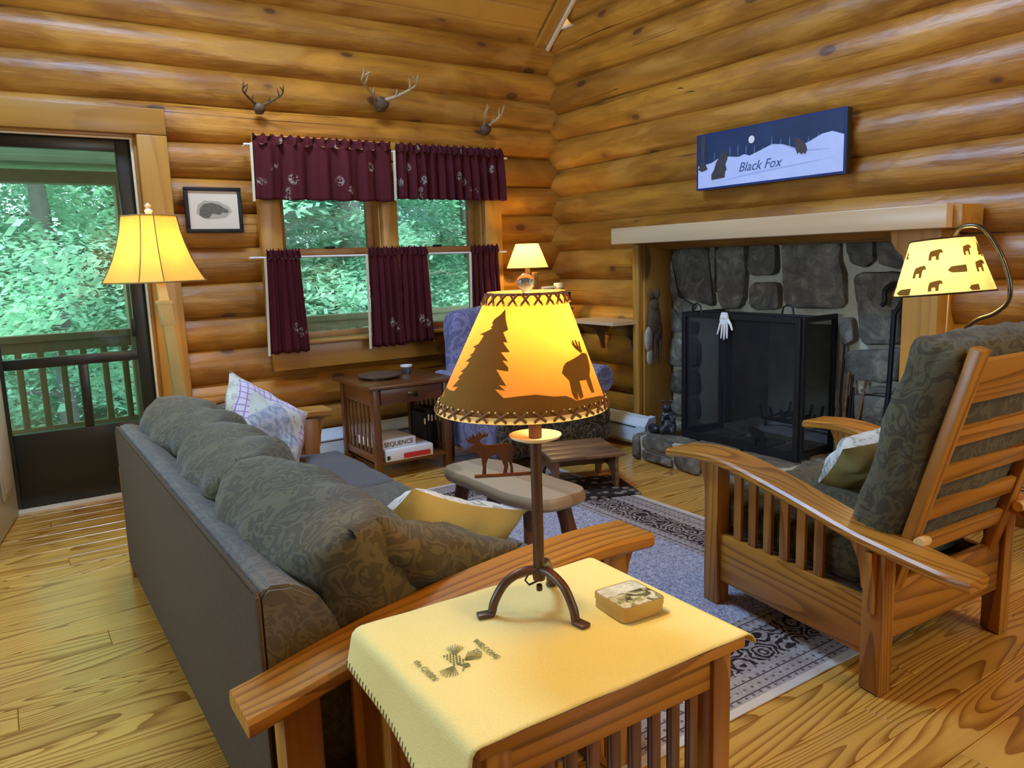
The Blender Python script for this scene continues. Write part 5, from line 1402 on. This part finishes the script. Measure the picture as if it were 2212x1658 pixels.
fr = thing('framed_bear_print', 'small black-framed bear sketch on the log wall left of the window', 'picture', (1.148, 4.86, 1.648))
b = bm_new()
hw, hh, fw = 0.163, 0.132, 0.022
for bx in ((-hw, hw, hh - fw, hh), (-hw, hw, -hh, -hh + fw), (-hw, -hw + fw, -hh + fw, hh - fw), (hw - fw, hw, -hh + fw, hh - fw)):
    add_box(b, bx[0], bx[1], 0, 0.03, bx[2], bx[3], 0.004)
obj('frame', b, 'black', fr, True)
box('mat_board', -hw + fw, hw - fw, 0.012, 0.025, -hh + fw, hh - fw, 'cream', fr, 0)
def xzlayer(nm, poly, y, m, par):
    b = bm_new(); add_prism(b, poly, 0.0006, XZ @ T(0, 0, y)); return obj(nm, b, m, par)
xzlayer('sketch_ground', [(-.10, -.02), (-.09, .03), (-.05, .055), (.03, .05), (.09, .02), (.105, -.01), (.06, -.045), (-.04, -.055)], 0.0112, 'greyprint2', fr)
xzlayer('bear_sketch', [(-.085, -.03), (-.08, .01), (-.055, .035), (-.01, .042), (.035, .03), (.06, .012), (.085, .0), (.08, -.016), (.05, -.014), (.03, -.028), (-.01, -.02), (-.03, -.045), (-.06, -.048)], 0.0105, 'greyprint', fr)

# antlers
def antlers(label, x, z, s, spread, tone='antler', curl=1.0):
    t = thing('antler_mount', label, 'antlers', (x, 4.885, z))
    b = bm_new(); add_ell(b, (0, -0.02, 0), (0.055 * s, 0.03, 0.045 * s)); add_box(b, -.035 * s, .035 * s, -.03, .01, -.05 * s, .02 * s, 0.01); obj('skull_plate', b, 'skull', t, True)
    for sx in (-1, 1):
        b = bm_new()
        base = [(sx * .02, -.03, .02), (sx * .07 * spread, -.07, .04), (sx * .13 * spread, -.12, .075), (sx * .165 * spread, -.16, .11), (sx * .13 * spread * curl, -.20, .145)]
        base = [(a * s, c * s, e * s) for a, c, e in base]
        add_tube(b, spline(base, 5), [0.013 * s * (1 - .035 * i) for i in range(21)], 8)
        for (q, dx, dz) in ((5, 0.0, .045), (11, -.01 * sx, .065), (16, .0, .05)):
            p_ = spline(base, 5)[q]; add_tube(b, [p_, p_ + Vector((dx, -.02, dz * .5)) * s, p_ + Vector((dx * 2, -.03, dz)) * s], [0.009 * s, .006 * s, .002 * s], 6)
        obj('antler', b, tone, t, True)
    return t
antlers('pale curved antlers mounted high on the log wall above the window', 2.27, 2.345, 1.0, 1.15)
antlers('small dark antlers mounted on the log wall above the framed print', 1.465, 2.255, 0.72, 1.0, 'skull')
antlers('small antlers on the log wall by the corner above the right valance', 3.075, 2.235, 0.85, 0.5)

# wall shelf
ws = thing('wall_shelf', 'small pale wooden wall shelf by the corner above the baseboard heater', 'shelf', (3.56, 4.10, 0.84))
b = bm_new(); add_prism(b, [(-0.14, -0.20), (0.13, -0.235), (0.13, 0.30), (-0.14, 0.30)], 0.022, T(0, 0, 0)); obj('shelf_board', b, 'mantel', ws)
for yy in (-0.12, 0.2):
    b = bm_new(); add_prism(b, [(0.13, 0), (0.13, -0.20), (0.11, -0.20), (0.09, -0.12), (0.02, -0.05), (-0.08, -0.02), (-0.08, 0)], 0.022, XZ @ T(0, 0, yy)); obj('bracket', b, 'walnut', ws)

# hare skin hung on the jamb
hp = thing('hare_pelt', 'brown long-eared hare skin hanging at the left side of the fireplace', 'pelt', (3.70, 3.80, 0.84))
b = bm_new()
add_ell(b, (0.0, 0, 0.03), (0.055, 0.025, 0.12)); add_ell(b, (-0.005, -0.005, 0.13), (0.038, 0.026, 0.05)); add_ell(b, (0.03, 0, -0.05), (0.045, 0.02, 0.09))
obj('body', b, 'fur', hp, 'all')
for x0, x1 in ((-0.02, -0.055), (0.012, 0.03)):
    b = bm_new(); add_tube(b, [(x0, 0, 0.16), ((x0 + x1) / 2, -.01, 0.20), (x1, -.01, 0.245)], [0.013, 0.018, 0.004], 8); obj('ear', b, 'fur', hp, 'all')
b = bm_new(); add_ell(b, (-0.055, -0.002, -0.10), (0.035, 0.014, 0.085)); add_ell(b, (-0.04, 0, -0.22), (0.03, 0.012, 0.06)); obj('belly', b, 'furpale', hp, 'all', label='pale belly fur')
for x0 in (0.0, 0.045):
    tube('hind_leg', [(x0, 0, -0.10), (x0 + .005, -.005, -0.19), (x0 - .005, -.005, -0.27)], [0.016, 0.012, 0.006], 'fur', hp, 8)
tube('hanger', [(0.0, 0.0, 0.13), (0.0, 0.03, 0.15)], 0.004, 'black', hp, 6)

# ============================================================ HEARTH THINGS
sc = thing('fire_screen', 'black three-panel folding fire screen with wire mesh on the stone hearth', 'screen', (3.54, 2.96, 0.163))
def screen_panel(nm, P0, P1, H=0.785):
    P0 = Vector(P0); P1 = Vector(P1); L = (P1 - P0).length; a = math.atan2((P1 - P0).y, (P1 - P0).x)
    mm = T(P0.x, P0.y, 0) @ RZ(a); w = 0.030
    b = bm_new()
    add_box(b, 0, w, -0.012, 0.012, 0, H, 0.002); add_box(b, L - w, L, -0.012, 0.012, 0, H, 0.002)
    add_box(b, w, L - w, -0.012, 0.012, 0, w * 1.4, 0.002); add_box(b, w, L - w, -0.012, 0.012, H - w, H, 0.002)
    o = obj(nm, b, 'black', sc, False, mm)
    b = bm_new(); add_box(b, w, L - w, -0.002, 0.002, w, H - w, 0); obj('wire_mesh', b, 'mesh', o)
    return o, mm, L
screen_panel('front_panel', (0, -0.425), (0, 0.425))
screen_panel('side_panel', (0.008, -0.425), (0.345, -0.40))
screen_panel('side_panel', (0.008, 0.425), (0.345, 0.40))
for yy in (0.33, -0.22):
    tube('handle', [(0.16 if yy < 0 else 0.02, yy - 0.04, 0.78), (0.16 if yy < 0 else .02, yy - 0.03, 0.825), (0.16 if yy < 0 else .02, yy, 0.84), (0.16 if yy < 0 else .02, yy + 0.03, 0.825), (0.16 if yy < 0 else .02, yy + 0.04, 0.78)], 0.0055, 'black', sc, 8)
box('rear_bar', 0.14, 0.18, -0.42, 0.42, 0.77, 0.785, 'black', sc, 0.003)
b = bm_new(); add_prism(b, [(0, 0), (.02, 0), (.025, .04), (.06, .04), (.065, 0), (.085, 0), (.09, .06), (.115, .075), (.115, .1), (.09, .11), (.06, .105), (.02, .09), (0, .06)], 0.004, YZ @ T(-0.22, 0.045, -0.02)); obj('bear_cutout', b, 'black', sc)
gv = thing('fire_glove', 'white work glove hanging over the front of the fire screen', 'glove', (3.512, 3.03, 0.948))
def skin_obj(name, verts, edges, radii, m, parent, mat=None, sub=1, root=0):
    me = bpy.data.meshes.new(name); me.from_pydata(verts, edges, []); me.materials.append(M[m])
    o = bpy.data.objects.new(name, me); COL.objects.link(o); o.parent = parent
    if mat is not None: o.matrix_local = mat
    md = o.modifiers.new('skin', 'SKIN'); md.use_smooth_shade = True
    for i, r in enumerate(radii):
        me.skin_vertices[0].data[i].radius = (r, r) if not isinstance(r, tuple) else r
    me.skin_vertices[0].data[root].use_root = True
    s = o.modifiers.new('sub', 'SUBSURF'); s.levels = sub; s.render_levels = sub
    return o
b = bm_new()
pal = [(-.022, .012), (.022, .012), (.028, -.02), (.034, -.055), (-.03, -.06), (-.034, -.03)]
add_prism(b, pal, 0.014, Matrix(((0, 0, -1, 0.004), (-1, 0, 0, 0), (0, 1, 0, 0), (0, 0, 0, 1)))); bmesh.ops.bevel(b, geom=b.edges[:], offset=0.004, segments=2, affect='EDGES')
obj('palm', b, 'white_ink', gv, True)
for (y0, y1, z1, r) in ((0.028, 0.050, -0.118, .0062), (0.011, 0.022, -0.140, .0066), (-0.005, 0.0, -0.146, .0066), (-0.021, -0.022, -0.138, .0062)):
    tube('finger', [(-0.003, y0, -0.05), (-0.004, (y0 + y1) / 2, -0.05 + (z1 + .05) * .55), (-0.004, y1, z1)], [r * 1.15, r, r * .7], 'white_ink', gv, 8)
tube('thumb', [(-0.003, -0.026, -0.03), (-0.004, -0.046, -0.055), (-0.004, -0.060, -0.088)], [.0085, .0075, .005], 'white_ink', gv, 8)
box('cuff_strap', -0.012, -0.0095, -0.026, 0.026, -0.026, -0.016, 'cream', gv, 0.001)
gt = thing('fire_grate', 'iron log grate with ash inside the fireplace behind the mesh screen', 'grate', (4.18, 2.93, 0.17))
for i in range(7):
    tube('bar', [(-0.16, -0.24 + i * .08, 0.15), (-0.14, -0.24 + i * .08, 0.07), (0.14, -0.24 + i * .08, 0.07), (0.16, -0.24 + i * .08, 0.14)], 0.009, 'black', gt, 6)
for xx in (-0.10, 0.10): tube('cross_bar', [(xx, -0.26, 0.06), (xx, 0.26, 0.06)], 0.009, 'black', gt, 6)
for xx in (-0.10, 0.10):
    for yy in (-.24, .24): tube('foot', [(xx, yy, 0.06), (xx, yy, 0.0)], 0.009, 'black', gt, 6)
ash_ = obj('ash_heap', (lambda b: (add_grid(b, lambda u, v: Vector((-0.2 + .36 * u, -.3 + .6 * v, 0.035 * math.sin(PI * u) * math.sin(PI * v) + .006 * wob(u * 20, v * 20))), 16, 20), b)[1])(bm_new()), plain('wood_ash', (0.6, 0.6, 0.62), 0.95, noise=.3), None, 'all', T(4.17, 2.93, 0.171))
tag(ash_, 'pale grey ash heap on the firebox floor under the grate', 'ash'); ash_['kind'] = 'stuff'
# hooked poker hung on the stones
pk = thing('fire_poker', 'long black hooked iron poker standing against the stones right of the screen', 'poker', (3.80, 2.20, 0.165))
tube('shaft', [(0.0, 0.02, 0.0), (0.02, 0.0, 0.40), (0.03, -0.005, 0.82)], 0.014, 'black', pk, 8)
tube('hook', spline([(0.03, -0.005, 0.80), (0.03, -0.045, 0.87), (0.03, -0.035, 0.94), (0.03, 0.01, 0.95), (0.03, 0.05, 0.92), (0.03, 0.05, 0.86), (0.03, 0.065, 0.84)], 5), 0.013, 'black', pk, 8)
b = bm_new(); add_tube(b, [(0, 0.02 + 0.04 * math.cos(t * PI / 6), 0.012 + 0.0 * t) if False else (0.04 * math.sin(t * PI / 6), 0.02 + 0.04 * math.cos(t * PI / 6), 0.012) for t in range(12)], 0.011, 8, closed=True); obj('ring_foot', b, 'black', pk, True)
tn = thing('kindling_stack', 'thin dark iron tools and sticks leaning behind the fire screen', 'tools', (3.86, 2.42, 0.166))
for i, (y0, y1, z1, r) in enumerate(((0.07, 0.085, 0.62, .006), (0.05, 0.055, 0.46, .010), (0.02, 0.03, 0.45, .008), (-0.01, -0.05, 0.42, .008), (0.0, 0.02, 0.38, .007), (0.09, 0.10, 0.52, .007))):
    tube('stick', [(0, y0, 0), (0.0, (y0 + y1) / 2, z1 / 2), (0.03, y1, z1)], r, 'black' if i % 2 == 0 else 'walnut', tn, 6)
# seated bear figure
br = thing('bear_figurine', 'black seated bear figurine on the left end of the stone hearth', 'figurine', (3.50, 3.47, 0.163))
V = [(0, 0, .075), (0, 0.0, .12), (-.005, -.008, .155), (-.012, -.02, .185), (-.022, -.045, .178),
     (-.03, -.03, .035), (-.045, -.065, .02), (.03, -.03, .035), (.03, -.07, .02), (-.03, -.02, .125), (-.035, -.05, .08), (.03, -.02, .125), (.028, -.052, .08), (0, .03, .05)]
Ed = [(0, 1), (1, 2), (2, 3), (3, 4), (0, 5), (5, 6), (0, 7), (7, 8), (1, 9), (9, 10), (1, 11), (11, 12), (0, 13)]
Rr = [.055, .048, .032, .034, .014, .03, .016, .03, .016, .022, .013, .022, .013, .042]
o = skin_obj('body', V, Ed, Rr, 'bear', br, RZ(-0.9), 2)
for sx in (-1, 1):
    b = bm_new(); add_ell(b, (sx * .025 - .008, -.008, .215), (.010, .006, .011)); obj('ear', b, 'bear', br, 'all', RZ(-0.9))
ds = thing('lying_bear_figurine', 'small dark curled bear figure beside the seated bear on the hearth', 'figurine', (3.455, 3.56, 0.163))
V = [(0, 0, .03), (0.03, .01, .035), (-.035, -.005, .032), (-.062, -.015, .026), (.045, -.025, .014), (-.02, -.04, .012)]
o = skin_obj('body', V, [(0, 1), (0, 2), (2, 3), (1, 4), (0, 5)], [.032, .030, .026, .018, .014, .012], 'bear', ds, RZ(1.2), 2)
# small cup with candle beside chair
cg = thing('glass_tumbler', 'clear glass with sticks of kindling on the hearth behind the oak armchair arm', 'glass', (3.50, 2.10, 0.163))
lathe('glass_body', [(0, 0.001), (0.035, 0.001), (0.04, 0.09), (0.037, 0.09), (0.033, 0.005), (0, 0.005)], 'glassy', cg)
for i in range(3): tube('stick', [(-.01 + .012 * i, 0, .006), (-.015 + .016 * i, .01, .10)], 0.004, 'knob', cg, 6)
# bowl by the door
bw = thing('white_bowl', 'small white bowl on the floor between the sofa back and the storm door', 'bowl', (0.60, 4.78, 0.0))
lathe('bowl_body', [(0, 0.002), (0.03, 0.002), (0.055, 0.06), (0.052, 0.06), (0.028, 0.008), (0, 0.008)], 'white_ink', bw)
